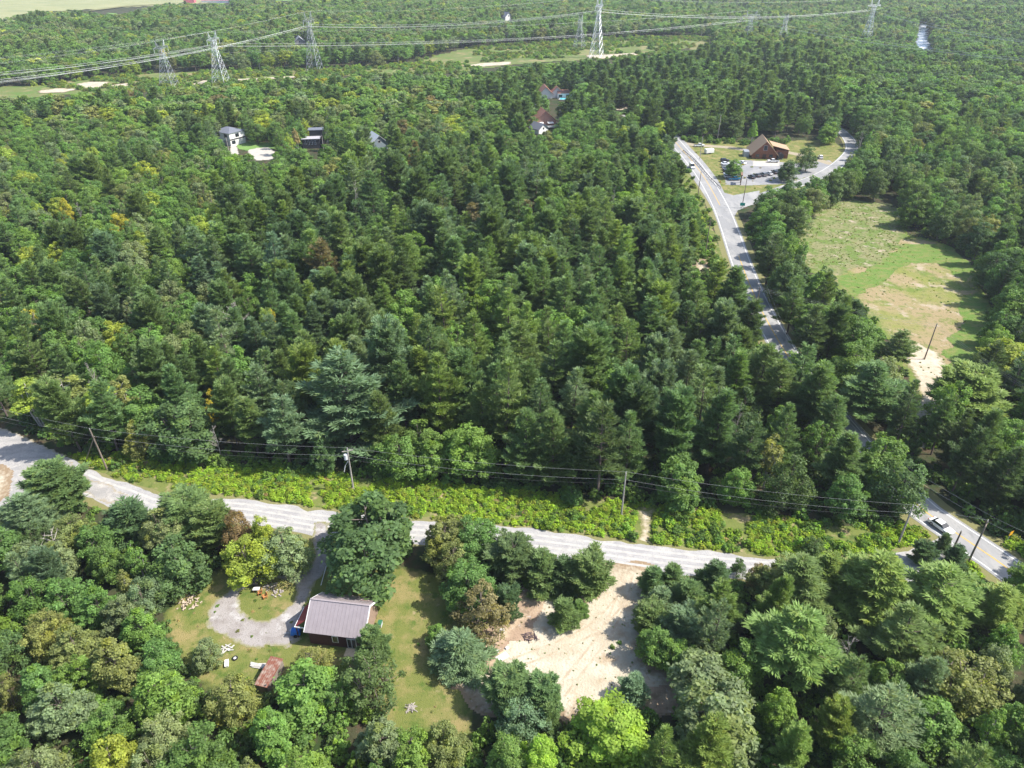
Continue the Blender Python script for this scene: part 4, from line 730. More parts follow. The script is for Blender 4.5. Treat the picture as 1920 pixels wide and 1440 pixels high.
# ================================================================== built things
def lm(p, ang): return Matrix.Translation(p)@Matrix.Rotation(ang, 4, 'Z')
W_WHITE = mat('white_trim', (.72, .71, .69), .6); W_DARK = mat('dark_glass', (.02, .025, .03), .12, var=.3, spec=.6)
M_lilac = mat('lilac_metal_roof', (.285, .245, .25), .42, .1, var=.06, scale=1.2, spec=.5); M_maroon = mat('maroon_siding', (.075, .03, .032), .75, var=.2); M_redroof = mat('dark_red_roof', (.22, .035, .04), .5, var=.15)
M_cedar = mat('cedar_gable', (.25, .175, .13), .8, var=.25, scale=5); M_timber = mat('pale_timber', (.58, .46, .30), .8, var=.15); M_steel = mat('galvanised_steel', (.62, .64, .66), .4, .5, var=.1, spec=.6)
M_steel2 = mat('dull_steel', (.34, .36, .39), .5, .4, var=.1); M_pole = mat('weathered_pole', (.20, .16, .13), .9, var=.3, scale=6); M_polegrey = mat('grey_pole', (.34, .31, .28), .9, var=.25, scale=6); M_cable = mat('grey_cable', (.10, .10, .10), .6)
M_alu = mat('aluminium_cable', (.55, .57, .56), .5, .1); M_wire = mat('weathered_wire', (.32, .32, .32), .7); M_tyre = mat('black_rubber', (.02, .02, .02), .8); M_chrome = mat('light_metal', (.5, .5, .5), .3, .8); M_lamp = mat('lamp_glass', (.7, .7, .68), .2)
M_redlamp = mat('red_lamp', (.35, .02, .02), .3)
def windows_on(parent, M, spots, w_, h_, framem=W_WHITE, label=None):
    """spots: (x, z, side, fixed) on a face: side 'f' -> y=fixed facing -y, 'r' -> x=fixed facing +x, 'l' facing -x"""
    for x, z, sd_, fx in spots:
        f = MB(); p = MB()
        if sd_ == 'f': f.box((x, fx-.03, z), (w_+.24, .06, h_+.24), M); p.box((x, fx-.07, z), (w_, .03, h_), M); p.box((x, fx-.075, z), (.05, .04, h_), M) if 0 else None
        elif sd_ == 'r': f.box((fx+.03, x, z), (.06, w_+.24, h_+.24), M); p.box((fx+.07, x, z), (.03, w_, h_), M)
        else: f.box((fx-.03, x, z), (.06, w_+.24, h_+.24), M); p.box((fx-.07, x, z), (.03, w_, h_), M)
        fo = f.build('window', framem, parent); p.build('pane', W_DARK, fo)
# ---- the lilac-roofed house. axes: x along the ridge, y away from the camera
zR, zE = 6.1, 3.1
a_, b_ = G(582.6, 1122.8, zR), G(693.5, 1135.5, zR); mid = (a_+b_)/2; Lh = (b_-a_).length; ang = atan2(b_.y-a_.y, b_.x-a_.x)
house = thing('cottage', 'dark red cottage under a lilac metal gable roof, beside the gravel turning circle', 'house', (mid.x, mid.y, 0), ang)
hw_, ov = 4.07, .45; hx = Lh/2
wl = MB(); wl.add([(x, y, z) for x in (-hx+ov, hx-ov) for y, z in ((-hw_+ov, 0), (hw_-ov, 0), (hw_-ov, zE+.05), (0, zR-.32), (-hw_+ov, zE+.05))], [(0, 1, 2, 3, 4), (9, 8, 7, 6, 5), (0, 5, 6, 1), (1, 6, 7, 2), (2, 7, 8, 3), (3, 8, 9, 4), (4, 9, 5, 0)]); wl.build('wall', M_maroon, house)
rf = MB(); drop = .18
for sgn in (-1, 1):
    rf.slab([(-hx, 0, zR), (hx, 0, zR), (hx, sgn*hw_, zE), (-hx, sgn*hw_, zE)], .12)
    for k in range(int(Lh/.6)+1):
        x = -hx+.02+k*(Lh-.04)/int(Lh/.6); n_ = Vector((0, sgn*(zR-zE), hw_)).normalized()
        q = [Vector((x-.012, 0, zR)), Vector((x+.012, 0, zR)), Vector((x+.012, sgn*hw_, zE)), Vector((x-.012, sgn*hw_, zE))]; rf.slab([p+n_*.03 for p in q], .028)
rf.box((0, 0, zR+.04), (Lh, .3, .06)); roof_ = rf.build('roof', M_lilac, house)
cb_ = MB(); cb_.box((hx-1.1, 1.35, zR-.62), (1.9, .12, .14)); cb_.build('roof_ladder', mat('brown_plank', (.22, .16, .14), .8), roof_)
tr_ = MB()
for x in (-hx-.03, hx+.03):
    for sgn in (-1, 1): tr_.slab([(x-.05, 0, zR+.05), (x+.05, 0, zR+.05), (x+.05, sgn*hw_, zE+.05), (x-.05, sgn*hw_, zE+.05)], .28)
tr_.build('roof_trim', W_WHITE, house)
gb = MB(); gb.add([(hx-ov+.03, -hw_+.6, 0.1), (hx-ov+.03, hw_-.6, .1), (hx-ov+.03, hw_-.6, zE-.1), (hx-ov+.03, 0, zR-.55), (hx-ov+.03, -hw_+.6, zE-.1)], [(0, 1, 2, 3, 4)]); gb.build('gable_siding', M_cedar, house)
windows_on(house, None, [(-.1, 1.75, 'f', -hw_+ov)], .75, 1.25); windows_on(house, None, [(-.5, 4.2, 'r', hx-ov+.04)], .7, .9)
dr = MB(); dr.box((hx-2.3, -hw_+ov-.05, 1.25), (1.5, .1, 2.2)); d_ = dr.build('door', W_WHITE, house); dg = MB(); dg.box((hx-2.65, -hw_+ov-.12, 1.25), (.55, .03, 1.9)).box((hx-1.95, -hw_+ov-.12, 1.25), (.55, .03, 1.9)); dg.build('pane', W_DARK, d_)
st = MB(); st.box((hx-2.2, -hw_+ov-1.05, .32), (1.9, 1.5, .1)); [st.box((hx-2.2+sx_*.85, -hw_+ov-1.05+sy_*.65, .14), (.12, .12, .32)) for sx_ in (-1, 1) for sy_ in (-1, 1)]; st.box((hx-2.2, -hw_+ov-2.0, .13), (1.6, .36, .08)); st.build('porch_deck', M_timber, house)
lt = MB(); lt.slab([(-hx+.1, 2.0, 4.3), (-hx+.1, -2.4, 4.3), (-hx-2.0, -2.9, 2.7), (-hx-2.0, .9, 2.7), (-hx-.9, 2.3, 3.4)], .12); po = lt.build('porch_roof', M_redroof, house)
lt = MB(); lt.box((-hx-1.05, -2.95, 2.62), (2.1, .1, .22)).box((-hx-2.05, -1.0, 2.58), (.1, 3.9, .2)); lt.build('fascia', W_WHITE, po)
for x, y in ((-hx-1.9, -2.8), (-hx-1.9, .8)): MB().box((x, y, 1.25), (.14, .14, 2.5)).build('porch_post', M_maroon, house)
# things against the house
def hpt(x, y, z=0): c, s_ = cos(ang), sin(ang); return (mid.x+c*x-s_*y, mid.y+s_*x+c*y, z)
t = thing('propane_tank', 'white propane tank with a dark green end against the cedar gable wall', 'propane tank', hpt(hx+.75, -1.6), ang)
b = MB(); b.tube([(0, -1.25, .75), (0, -1.12, .75), (0, 1.0, .75), (0, 1.2, .75)], [.22, .42, .42, .2], 14); b.build('tank', W_WHITE, t, smooth=False)
b = MB(); b.tube([(0, -1.42, .75), (0, -1.26, .75)], [.28, .36], 14); b.build('end_cap', mat('dark_green_paint', (.02, .07, .05), .6), t)
for y in (-.7, .7): MB().box((0, y, .2), (.5, .15, .4)).build('foot', M_concrete, t)
t = thing('wooden_pallet', 'pale wooden pallet on the grass below the propane tank', 'pallet', hpt(hx+.9, -3.5), ang+.1)
b = MB(); [b.box((-.5+k*.25, 0, .14), (.2, 1.2, .03)) for k in range(5)]; [b.box((0, y, .07), (1.2, .1, .1)) for y in (-.5, 0, .5)]; b.build('board', M_timber, t)
t = thing('storage_bin', 'grey lidded bin beside the gable wall above the propane tank', 'bin', hpt(hx+.7, 1.2), ang)
MB().box((0, 0, .4), (.6, .9, .8), taper=1.08).build('bin_body', mat('grey_plastic', (.4, .42, .42), .6), t); MB().box((0, 0, .83), (.7, 1.0, .07)).build('lid', mat('green_plastic', (.03, .12, .06), .6), t)
t = thing('covered_trailer', 'small trailer under a bright blue tarpaulin by the front corner of the cottage', 'trailer', (*G(556, 1189)[:2], 0), ang+.2)
b = MB(); b.box((0, 0, .75), (1.7, 1.3, .8), taper=.8); b.build('tarpaulin', mat('blue_tarpaulin', (.02, .13, .42), .5, var=.25, scale=4, bump=.4), t, bevel=.12)
for y in (-.7, .7): MB().tube([(0, y-.08, .3), (0, y+.08, .3)], .3, 14).build('wheel', M_tyre, t)
MB().box((-1.3, 0, .35), (1.2, .1, .08)).build('drawbar', M_steel2, t)
t = thing('grey_drum', 'pale grey drum standing left of the blue tarpaulin', 'drum', G(548, 1188)); MB().tube([(0, 0, 0), (0, 0, .85)], .29, 14).build('drum_body', mat('grey_drum_paint', (.4, .44, .46), .5), t); MB().tube([(0, 0, .86), (0, 0, .9)], .31, 14).build('rim', M_steel2, t)
def board_pile(name, label, cat, px, n, L_, w__, m, spread, grp=None, h=.06):
    p = G(*px); t = thing(name, label, cat, (p.x, p.y, 0), 0, grp); r = random.Random(n*7+int(px[0]))
    for k in range(n):
        M = lm((r.uniform(-spread, spread), r.uniform(-spread, spread), .06+k*h*.6), r.uniform(0, 3.14) if spread > .5 else r.uniform(-.25, .25)); MB().box((0, 0, 0), (L_*r.uniform(.6, 1.1), w__*r.uniform(.7, 1.2), h), M).build('board', m, t)
    return t
M_paleboard = mat('white_board', (.40, .38, .35), .8, var=.2)
board_pile('board_pile', 'scattered pale boards at the lower left rim of the turning circle', 'board pile', (428, 1222), 7, 1.8, .2, M_paleboard, .9)
board_pile('board_pile', 'white boards laid side by side left of the rusty shed roof', 'board pile', (486, 1249), 6, 2.2, .4, M_paleboard, .45)
# firewood heap, tyre, shed
def heap(name, label, cat, px, n, r0, m, ln, rd, part):
    p = G(*px); t = thing(name, label, cat, (p.x, p.y, 0)); r = random.Random(int(px[0]))
    for k in range(n):
        a = r.uniform(0, 6.28); q = r.random()**.6*r0; x, y = q*cos(a)*1.2, q*sin(a); z = .1+(r0-q)*.35*r.random(); b2 = r.uniform(0, 6.28); d = Vector((cos(b2), sin(b2), r.uniform(-.2, .3)))*ln*r.uniform(.6, 1)/2
        MB().tube([Vector((x, y, z))-d, Vector((x, y, z))+d], rd*r.uniform(.7, 1.2), 6).build(part, m, t)
heap('firewood_heap', 'heap of pale split firewood on the grass left of the turning circle', 'firewood heap', (354, 1131), 46, 1.7, mat('split_wood', (.40, .32, .25), .9, var=.3, scale=3), .55, .11, 'log')
heap('stone_ring', 'ring of stones round the ashes of the campfire on the grass island', 'fire pit', (521, 1113), 16, .8, mat('fire_stone', (.35, .31, .29), .9, var=.3), .3, .16, 'stone')
heap('brush_heap', 'low heap of pale cut branches behind the fire pit', 'brush heap', (509, 1099), 22, 1.1, M_dead, 1.2, .05, 'stick')
heap('stump_pile', 'uprooted pale stump and roots at the sandy lawn corner below the cottage', 'stump', (771, 1328), 20, .6, M_dead, 1.2, .07, 'root')
heap('scrap_heap', 'dark tangle of scrap pipes and wire on the sand', 'scrap heap', (994, 1196), 22, 1.0, mat('scrap_metal', (.10, .07, .08), .7, .2, var=.5), 1.5, .05, 'pipe')
M_stonew = mat('pale_rubble', (.50, .47, .46), .9, var=.25)
for i, (px, sz_, lb) in enumerate([((940, 1184), .75, 'largest white rubble block at the foot of the brownish tree'), ((950, 1216), .5, 'pale rubble slab on the sand above the flat sheet'), ((933, 1222), .4, 'small pale rubble block beside the grey sheet'), ((893, 1246), .35, 'dark lump at the lower left tip of the rubble strip'), ((904, 1216), .4, 'grey block near the blue-green bush')]):
    p = G(*px); t = thing('rubble_block', lb, 'rubble', (p.x, p.y, 0), i*.8, 'rubble blocks on the sand'); MB().box((0, 0, sz_*.3), (sz_*1.4, sz_, sz_*.6), taper=.75, lean=(.05, .03)).build('block', M_stonew if i != 3 else M_tyre, t, bevel=.06)
p = G(942, 1232); t = thing('sheet_panel', 'flat pale grey sheet lying on the sand by the rubble', 'sheet', (p.x, p.y, 0), .6); MB().box((0, 0, .06), (1.9, 1.1, .05)).build('panel', mat('grey_sheet', (.5, .52, .52), .6), t); MB().box((.3, .7, .1), (1.2, .12, .08)).build('batten', M_timber, t)
p = G(441, 1235); t = thing('old_tyre', 'black and white tyre leaning among junk below the turning circle', 'tyre', (p.x, p.y, .0)); b = MB(); pts = [(.33*cos(a), .33*sin(a), .14) for a in np.linspace(0, 2*pi, 17)]; b.tube(pts, .13, 8); b.build('tyre_ring', M_tyre, t); MB().tube([(0, 0, .1), (0, 0, .18)], .24, 14).build('rim', W_WHITE, t)
p = G(426, 1246); t = thing('white_tub', 'white plastic tub at the bushes below the old tyre', 'tub', (p.x, p.y, 0), .3); MB().box((0, 0, .2), (.5, 1.1, .4), taper=1.1).build('tub_body', W_WHITE, t, bevel=.05); MB().box((0, 0, .42), (.6, 1.25, .05)).build('rim', W_WHITE, t)
M_rust, nt, bs = new_mat('rusty_sheet'); wv = nt.nodes.new('ShaderNodeTexNoise'); wv.inputs['Scale'].default_value = 1.6; wv.inputs['Detail'].default_value = 8; tc = nt.nodes.new('ShaderNodeTexCoord'); nt.links.new(tc.outputs['Object'], wv.inputs[0]); cr = nt.nodes.new('ShaderNodeValToRGB'); nt.links.new(wv.outputs[0], cr.inputs[0])
cr.color_ramp.elements[0].position = .42; cr.color_ramp.elements[0].color = (.17, .06, .035, 1); cr.color_ramp.elements[1].position = .66; cr.color_ramp.elements[1].color = (.27, .20, .16, 1); nt.links.new(cr.outputs[0], bs.inputs[0]); bs.inputs['Roughness'].default_value = .7
p = G(505, 1262, 1.6); t = thing('rusty_shed', 'small shed with rusty corrugated roof half under the green tree', 'shed', (p.x, p.y, 0), -.25)
b = MB()
for k in range(13): x0 = -1.1+k*.17; b.slab([(x0, -2.4, 1.75+.03*(k % 2)), (x0+.17, -2.4, 1.75+.03*((k+1) % 2)), (x0+.17, 2.4, 2.15+.03*((k+1) % 2)), (x0, 2.4, 2.15+.03*(k % 2))], .03)
b.build('roof', M_rust, t); MB().box((0, 0, .85), (2.0, 4.5, 1.7)).build('wall', mat('grey_boards', (.2, .17, .14), .9), t); MB().box((0, -2.27, .8), (.9, .05, 1.5)).build('door', mat('old_door', (.26, .21, .16), .9), t)
M_orange = mat('orange_wood', (.48, .20, .07), .7, var=.15)
def lounge(label, px, rz):
    p = G(*px); t = thing('garden_chair', label, 'garden chair', (p.x, p.y, 0), rz, 'garden chairs by the fire pit')
    MB().box((0, 0, .38), (.6, .6, .05)).build('seat', M_orange, t); MB().box((0, .33, .72), (.6, .06, .7), lean=(0, .12)).build('backrest', M_orange, t)
    for x in (-.32, .32):
        MB().box((x, 0, .58), (.1, .7, .04)).build('armrest', M_orange, t)
        for y in (-.28, .28): MB().box((x, y, .28), (.07, .07, .56)).build('leg', M_orange, t)
lounge('orange wooden garden chair facing the fire pit, upper of two', (488, 1114), -1.3); lounge('orange wooden garden chair, lower of the two by the fire pit', (497, 1121), -.9)
p = G(482, 1109); t = thing('garden_table', 'small white-topped table beside the orange garden chairs', 'table', (p.x, p.y, 0)); MB().box((0, 0, .7), (1.1, .7, .05)).build('table_top', W_WHITE, t); [MB().box((x, y, .34), (.06, .06, .68)).build('leg', M_orange, t) for x in (-.45, .45) for y in (-.28, .28)]
p = G(480, 1101); t = thing('barbecue', 'black barbecue in the tree shade behind the garden table', 'barbecue', (p.x, p.y, 0)); MB().tube([(-.4, 0, .85), (.4, 0, .85)], .28, 12).build('lid', M_tyre, t); MB().box((0, 0, .35), (.7, .4, .6)).build('cabinet', M_tyre, t)
p = G(686, 1085); t = thing('blue_sled', 'small bright blue sled on the grass beneath the big dark tree', 'sled', (p.x, p.y, 0), .2); MB().box((0, 0, .12), (1.3, .45, .2), taper=1.15).build('hull', mat('blue_plastic', (.02, .18, .5), .4), t, bevel=.05); MB().box((0, 0, .24), (.12, .5, .05)).build('handle', W_WHITE, t)

# ---- cars
CARMAT = {}
def paint(c): return mat('car_paint_%d_%d_%d' % tuple(int(q*100) for q in c), c, .28, .1, var=.02, spec=.6)
def make_car(label, c, px, heading, kind='suv', group=None, z=.07):
    p = G(*px); name, cat = {'pickup': ('pickup_truck', 'pickup truck'), 'van': ('delivery_van', 'van')}.get(kind, ('parked_car', 'car'))
    if 'driving' in label: name = {'van': 'moving_van'}.get(kind, 'moving_car')
    t = thing(name, label, cat, (p.x, p.y, z), heading, group); pm = paint(c)
    prof = {'suv': [(-2.3, .35), (-2.33, .75), (-2.22, 1.0), (-1.0, 1.02), (1.0, 1.0), (2.15, .88), (2.32, .65), (2.3, .35)], 'sedan': [(-2.3, .33), (-2.32, .7), (-2.15, .93), (-1.2, .95), (.9, .93), (2.1, .80), (2.3, .6), (2.3, .33)],
            'pickup': [(-2.9, .45), (-2.92, 1.05), (-.9, 1.07), (1.2, 1.1), (2.6, 1.02), (2.78, .8), (2.75, .45)], 'van': [(-2.7, .4), (-2.72, 1.2), (-1, 1.25), (1.6, 1.2), (2.5, 1.0), (2.7, .75), (2.68, .4)]}[kind]
    W = {'pickup': 1.95, 'van': 2.0}.get(kind, 1.82)
    def loft(pr, w0, w1, mname, mm, par=None, zsplit=None, bev=.06):
        n = len(pr); zs = [q[1] for q in pr]; z0, z1 = min(zs), max(zs); v = []
        for s in (-1, 1): v += [Vector((x, s*(w0+(w1-w0)*(zz-z0)/(z1-z0+1e-6))/2, zz)) for x, zz in pr]
        return MB().add(v, [tuple(range(n)), tuple(range(n, 2*n))[::-1]]+[((i+1) % n, i, n+i, n+(i+1) % n) for i in range(n)]).build(mname, mm, par or t, bevel=bev)
    loft(prof, W, W*.96, 'body', pm)
    cab = {'suv': [(-2.15, 1.0), (-1.95, 1.52), (.35, 1.56), (1.05, .99)], 'sedan': [(-1.75, .93), (-1.1, 1.36), (.25, 1.38), (1.0, .92)], 'pickup': [(-.75, 1.06), (-.6, 1.68), (.85, 1.7), (1.5, 1.08)], 'van': [(-2.65, 1.2), (-2.55, 2.15), (1.0, 2.2), (1.9, 1.15)]}[kind]
    loft(cab, W*.93, W*.74, 'window', W_DARK if kind != 'van' else W_DARK)
    zt = max(q[1] for q in cab); xs = [q[0] for q in cab if q[1] > zt-.1]; MB().box(((xs[0]+xs[1])/2, 0, zt+.01), (abs(xs[1]-xs[0])*1.0, W*.75, .05)).build('roof', pm, t, bevel=.02)
    if kind == 'van': MB().box((-1.2, 0, 1.7), (2.7, W*.9, .9)).build('cargo_box', pm, t, bevel=.05)
    if kind == 'pickup': MB().box((-1.85, 0, 1.08), (1.9, W*.8, .04)).build('bed', M_tyre, t)
    wx = {'suv': 1.4, 'sedan': 1.4, 'pickup': 1.75, 'van': 1.7}[kind]; rw = .34 if kind in ('suv', 'sedan') else .39
    for x in (-wx, wx):
        for y in (-1, 1):
            o = MB().tube([(x, y*(W/2-.12), rw), (x, y*(W/2+.03), rw)], rw, 14).build('wheel', M_tyre, t); MB().tube([(x, y*(W/2+.031), rw), (x, y*(W/2+.045), rw)], rw*.55, 10).build('rim', M_chrome, o)
    ze = .75 if kind in ('suv', 'sedan') else .88; xf = max(q[0] for q in prof); xb = min(q[0] for q in prof)
    for y in (-1, 1): MB().box((xf-.05, y*W*.36, ze-.05), (.12, .34, .14)).build('headlight', M_lamp, t); MB().box((xb+.04, y*W*.38, ze), (.12, .22, .2)).build('taillight', M_redlamp, t)
    return t
def hd(a, b): p, q = G(*a), G(*b); return atan2(q.y-p.y, q.x-p.x)
WHT, BLK, GRY, SIL, NVY = (.75, .75, .74), (.025, .025, .03), (.16, .17, .18), (.45, .46, .47), (.03, .05, .12)
make_car('white car driving on the two-lane road past the bramble verge', WHT, (1763, 991), hd((1734, 961), (1790, 1001)), 'sedan')
make_car('white van driving on the two-lane road beside the guardrail', WHT, (1297, 315), hd((1297, 315), (1311, 335)), 'van')
GP = 'cars parked on the log building lot'
for i, (px, c, k, lb) in enumerate([((1409, 334), BLK, 'suv', 'black car at the near left end of the front parking row'), ((1420, 331), BLK, 'sedan', 'black car with pale bonnet, second in the front parking row'), ((1431, 329.5), GRY, 'suv', 'dark grey car, third from the left in the front parking row'), ((1442, 327.5), SIL, 'sedan', 'silver car between dark ones in the front parking row'), ((1452, 325), BLK, 'suv', 'black car right of the silver one in the front parking row'), ((1462, 323), GRY, 'suv', 'dark car at the right end of the front row, touching the big tree')]):
    make_car(lb, c, px, radians(100), k, GP)
for i, (c, k, lb) in enumerate([(WHT, 'sedan', 'white car at the top of the side parking column'), (SIL, 'suv', 'silver car second from the top of the side parking column'), (GRY, 'sedan', 'grey car in the middle of the side column under the tree'), (BLK, 'suv', 'black car in the side column, left of the small tree'), (WHT, 'sedan', 'white car in the side column, two above the blue pickup'), (WHT, 'suv', 'white car in the side column just above the blue pickup')]):
    make_car(lb, c, (1360+i*1.3, 309+i*4.9), radians(2), k, GP)
make_car('bright blue pickup at the near end of the side parking column', (.01, .13, .25), (1377, 338), radians(4), 'pickup', GP)
make_car('dark car parked above the side column by the lot edge', BLK, (1359, 303), radians(0), 'suv', GP)
make_car('white car parked alone right of the small lot tree', WHT, (1391, 307), radians(115), 'sedan', GP)
make_car('white pickup parked across the front of the log building', WHT, (1449, 304.5), radians(178), 'pickup', GP)
make_car('navy car between the two dark round trees', NVY, (1499, 318), radians(70), 'suv', GP)
make_car('white car at the lot exit right of the dark round trees', WHT, (1538, 297), radians(80), 'suv', GP)
make_car('white pickup parked on the grass behind the box trailer', WHT, (1311, 275), radians(5), 'pickup')
p = G(1329, 288); t = thing('box_trailer', 'white box trailer parked on the grass plot', 'trailer', (p.x, p.y, .05), radians(20)); MB().box((0, 0, 1.45), (4.6, 2.2, 1.9)).build('box', W_WHITE, t, bevel=.05); MB().box((2.9, 0, .5), (1.4, .12, .1)).build('drawbar', M_steel2, t)
for y in (-1, 1): MB().tube([(-.2, y*1.0, .35), (-.2, y*1.2, .35)], .35, 12).build('wheel', M_tyre, t)
# ---- log building
M_log = mat('red_brown_log', (.20, .075, .04), .8, var=.3, scale=2); M_shingle = mat('tan_shingle', (.36, .24, .15), .85, var=.15, scale=3)
p = G(1432, 298); LB = thing('log_building', 'red-brown log building with steep tan roof above the parking lot', 'building', (p.x, p.y, .05), radians(-8))
def gable(t, L_, W_, zE_, zR_, wall, roof, ov_=.6, at_=(0, 0), rz=0):
    """ridge along local y, gable facing -y"""
    M = Matrix.Translation((at_[0], at_[1], 0))@Matrix.Rotation(rz, 4, 'Z'); w2 = W_/2
    v = [M@Vector((x, y, z)) for y in (0, L_) for x, z in ((-w2, 0), (w2, 0), (w2, zE_), (0, zR_), (-w2, zE_))]
    MB().add(v, [(0, 1, 2, 3, 4), (9, 8, 7, 6, 5), (0, 5, 6, 1), (1, 6, 7, 2), (2, 7, 8, 3), (3, 8, 9, 4), (4, 9, 5, 0)]).build('wall', wall, t)
    sl = (zR_-zE_)/w2; b = MB()
    for s in (-1, 1): b.slab([M@Vector(q) for q in ((0, -ov_, zR_+.22), (0, L_+ov_, zR_+.22), (s*(w2+ov_), L_+ov_, zE_-sl*ov_+.22), (s*(w2+ov_), -ov_, zE_-sl*ov_+.22))], .2)
    return b.build('roof', roof, t)
gable(LB, 14, 12, 2.5, 8.6, M_log, M_shingle, 1.0); b = MB(); b.box((8.8, 6.5, 2.0), (6, 9, 4.0)); b.build('side_wing', M_log, LB)
MB().slab([(3.4, 1.5, 6.3), (3.4, 12, 6.3), (12.2, 12, 4.3), (12.2, 1.5, 4.3)], .2).build('wing_roof', M_shingle, LB)
windows_on(LB, None, [(0, 5.3, 'f', 0)], 1.6, 2.2, mat('grey_frame', (.4, .42, .48), .5)); windows_on(LB, None, [(-3.4, 1.5, 'f', 0), (3.2, 1.5, 'f', 0)], 1.6, 1.3, mat('dark_frame', (.1, .05, .04), .7)); MB().box((0, -.05, 1.2), (1.8, .1, 2.3)).build('door', mat('dark_door', (.06, .03, .02), .6), LB)
MB().box((-8.3, 5, 1.3), (2.6, 5, 2.6)).build('lean_to', M_steel2, LB)
p = G(1461, 298); t = thing('tank_rack', 'dark round tank at the right end of the log building', 'tank', (p.x, p.y, .05)); MB().tube([(0, -1.6, 1.6), (0, 1.6, 1.6)], 1.5, 16).build('tank', mat('black_tank', (.03, .03, .035), .5), t); MB().box((0, 0, .2), (2.4, 3, .3)).build('base', M_steel2, t)
p = G(1388, 345); t = thing('entrance_sign', 'brown timber sign frame by the blue pickup', 'sign', (p.x, p.y, .03), radians(75)); M_brown = mat('brown_timber', (.18, .11, .07), .8)
[MB().box((x, 0, 2.2), (.35, .35, 4.4)).build('post', M_brown, t) for x in (-2, 2)]; MB().box((0, 0, 4.5), (5.2, .9, .35)).build('crossbeam', M_brown, t); MB().box((0, 0, 3.2), (3.4, .15, 1.5)).build('sign_board', mat('sign_tan', (.35, .28, .2), .7), t)
# guardrail
gp = smooth_line(gpts([(1281, 284), (1300, 300), (1322, 325), (1338, 342), (1351, 354)]), 2.0); gr_ = thing('guardrail', 'dark guardrail along the road edge by the grass plot', 'guardrail', (0, 0, 0))
b = MB(); b.tube([(q.x, q.y, .70) for q in gp], .16, 4); b.build('rail', mat('dark_rail', (.07, .07, .07), .7), gr_)
for q in gp[::2]: MB().box((q.x, q.y, .4), (.15, .15, .8)).build('post', M_brown, gr_)
# ---- houses in the woods
def hip(t, L_, W_, z0, zr, m, ov_=.6):
    a, b = L_/2+ov_, W_/2+ov_; r = max(0, L_/2-W_/2); return MB().add([(-a, -b, z0), (a, -b, z0), (a, b, z0), (-a, b, z0), (-r, 0, zr), (r, 0, zr)], [(0, 1, 5, 4), (1, 2, 5), (2, 3, 4, 5), (3, 0, 4), (3, 2, 1, 0)]).build('roof', m, t)
M_stucco = mat('white_stucco', (.70, .69, .66), .8, var=.05); M_darkroof = mat('dark_grey_roof', (.13, .14, .17), .8, var=.1); M_black = mat('black_cladding', (.03, .03, .035), .7); M_palegrey = mat('pale_grey_metal', (.50, .52, .54), .45, .2); M_terra = mat('brown_shingle', (.30, .15, .11), .85, var=.2, scale=2)
p = G(434, 268); t = thing('modern_house', 'white two-storey house with dark grey hip roof beside the paved court', 'house', (p.x, p.y, 0), radians(-32)); MB().box((0, 0, 3.3), (12, 10, 6.6)).build('wall', M_stucco, t); hip(t, 12, 10, 6.6, 8.6, M_darkroof)
windows_on(t, None, [(-3, 4.9, 'f', -5), (3, 4.9, 'f', -5), (-3, 1.7, 'f', -5)], 2.2, 1.6, M_black); windows_on(t, None, [(0, 4.9, 'r', 6), (-3, 1.7, 'r', 6)], 2.2, 1.6, M_black); MB().box((2.6, -5.06, 1.3), (3.6, .12, 2.6)).build('garage_door', mat('grey_door', (.3, .3, .32), .6), t); MB().box((6.03, 0, 3.2), (.14, 10, .6)).build('cladding_band', M_black, t)
p = G(590, 274); t = thing('black_house', 'black flat-roofed house with a pale terrace roof in a dark gap', 'house', (p.x, p.y, 0), radians(8)); MB().box((-1, -2, 2.4), (9, 6, 4.8)).build('wall', M_black, t); MB().box((-1, -2, 4.9), (9.6, 6.6, .25)).build('terrace_roof', mat('pale_membrane', (.36, .35, .38), .7), t); MB().box((1.5, 3.5, 4.0), (7, 5, 8)).build('upper_wall', M_black, t)
MB().box((1.5, 3.4, 8.1), (8.2, 6, .3)).build('upper_roof', M_darkroof, t); windows_on(t, None, [(-4+k*1.7, 3.0, 'f', -5) for k in range(4)], .7, 1.9, mat('blue_grey_frame', (.35, .4, .48), .5))
p = G(707, 277); t = thing('gable_house', 'house with pale grey metal gable roof, half hidden by crowns', 'house', (p.x, p.y, 0), radians(28)); gable(t, 11, 9, 3.4, 7.2, mat('blue_grey_wall', (.22, .27, .30), .8), M_palegrey, .6, (0, -5)); windows_on(t, None, [(0, 4.3, 'f', -5)], 1.4, 1.2)
p = G(1022, 238); t = thing('brown_roof_house', 'house with a big brown shingle roof, white chimney and terrace awnings', 'house', (p.x, p.y, 0), radians(12)); gable(t, 16, 13, 3.4, 9, mat('salmon_wall', (.36, .20, .16), .8), M_terra, 1.0); hipo = MB().add([(-13, 0, 3), (-4, -1, 3), (-4, 8, 3), (-13, 8, 3), (-8.5, 4, 6.2)], [(0, 1, 4), (1, 2, 4), (2, 3, 4), (3, 0, 4)]); hipo.build('wing_roof', M_terra, t); MB().box((-8.5, 4, 1.5), (8.2, 7.2, 3)).build('side_wing', mat('salmon_wall', (.36, .2, .16), .8), t)
MB().box((-3, 12, 9), (1.2, 1.2, 3.2)).build('chimney', W_WHITE, t); MB().slab([(-5, -1, 3), (-1.5, -1, 3), (-1.5, -3, 2.4), (-5, -3, 2.4)], .08).build('awning', W_WHITE, t); MB().slab([(1, -1, 3), (4.5, -1, 3), (4.5, -3, 2.4), (1, -3, 2.4)], .08).build('awning', W_WHITE, t); MB().box((0, -4, .9), (12, 5, .25)).build('terrace', M_concrete, t)
MB().box((0, -6.6, 1.5), (12, .1, .9)).build('railing', W_WHITE, t)
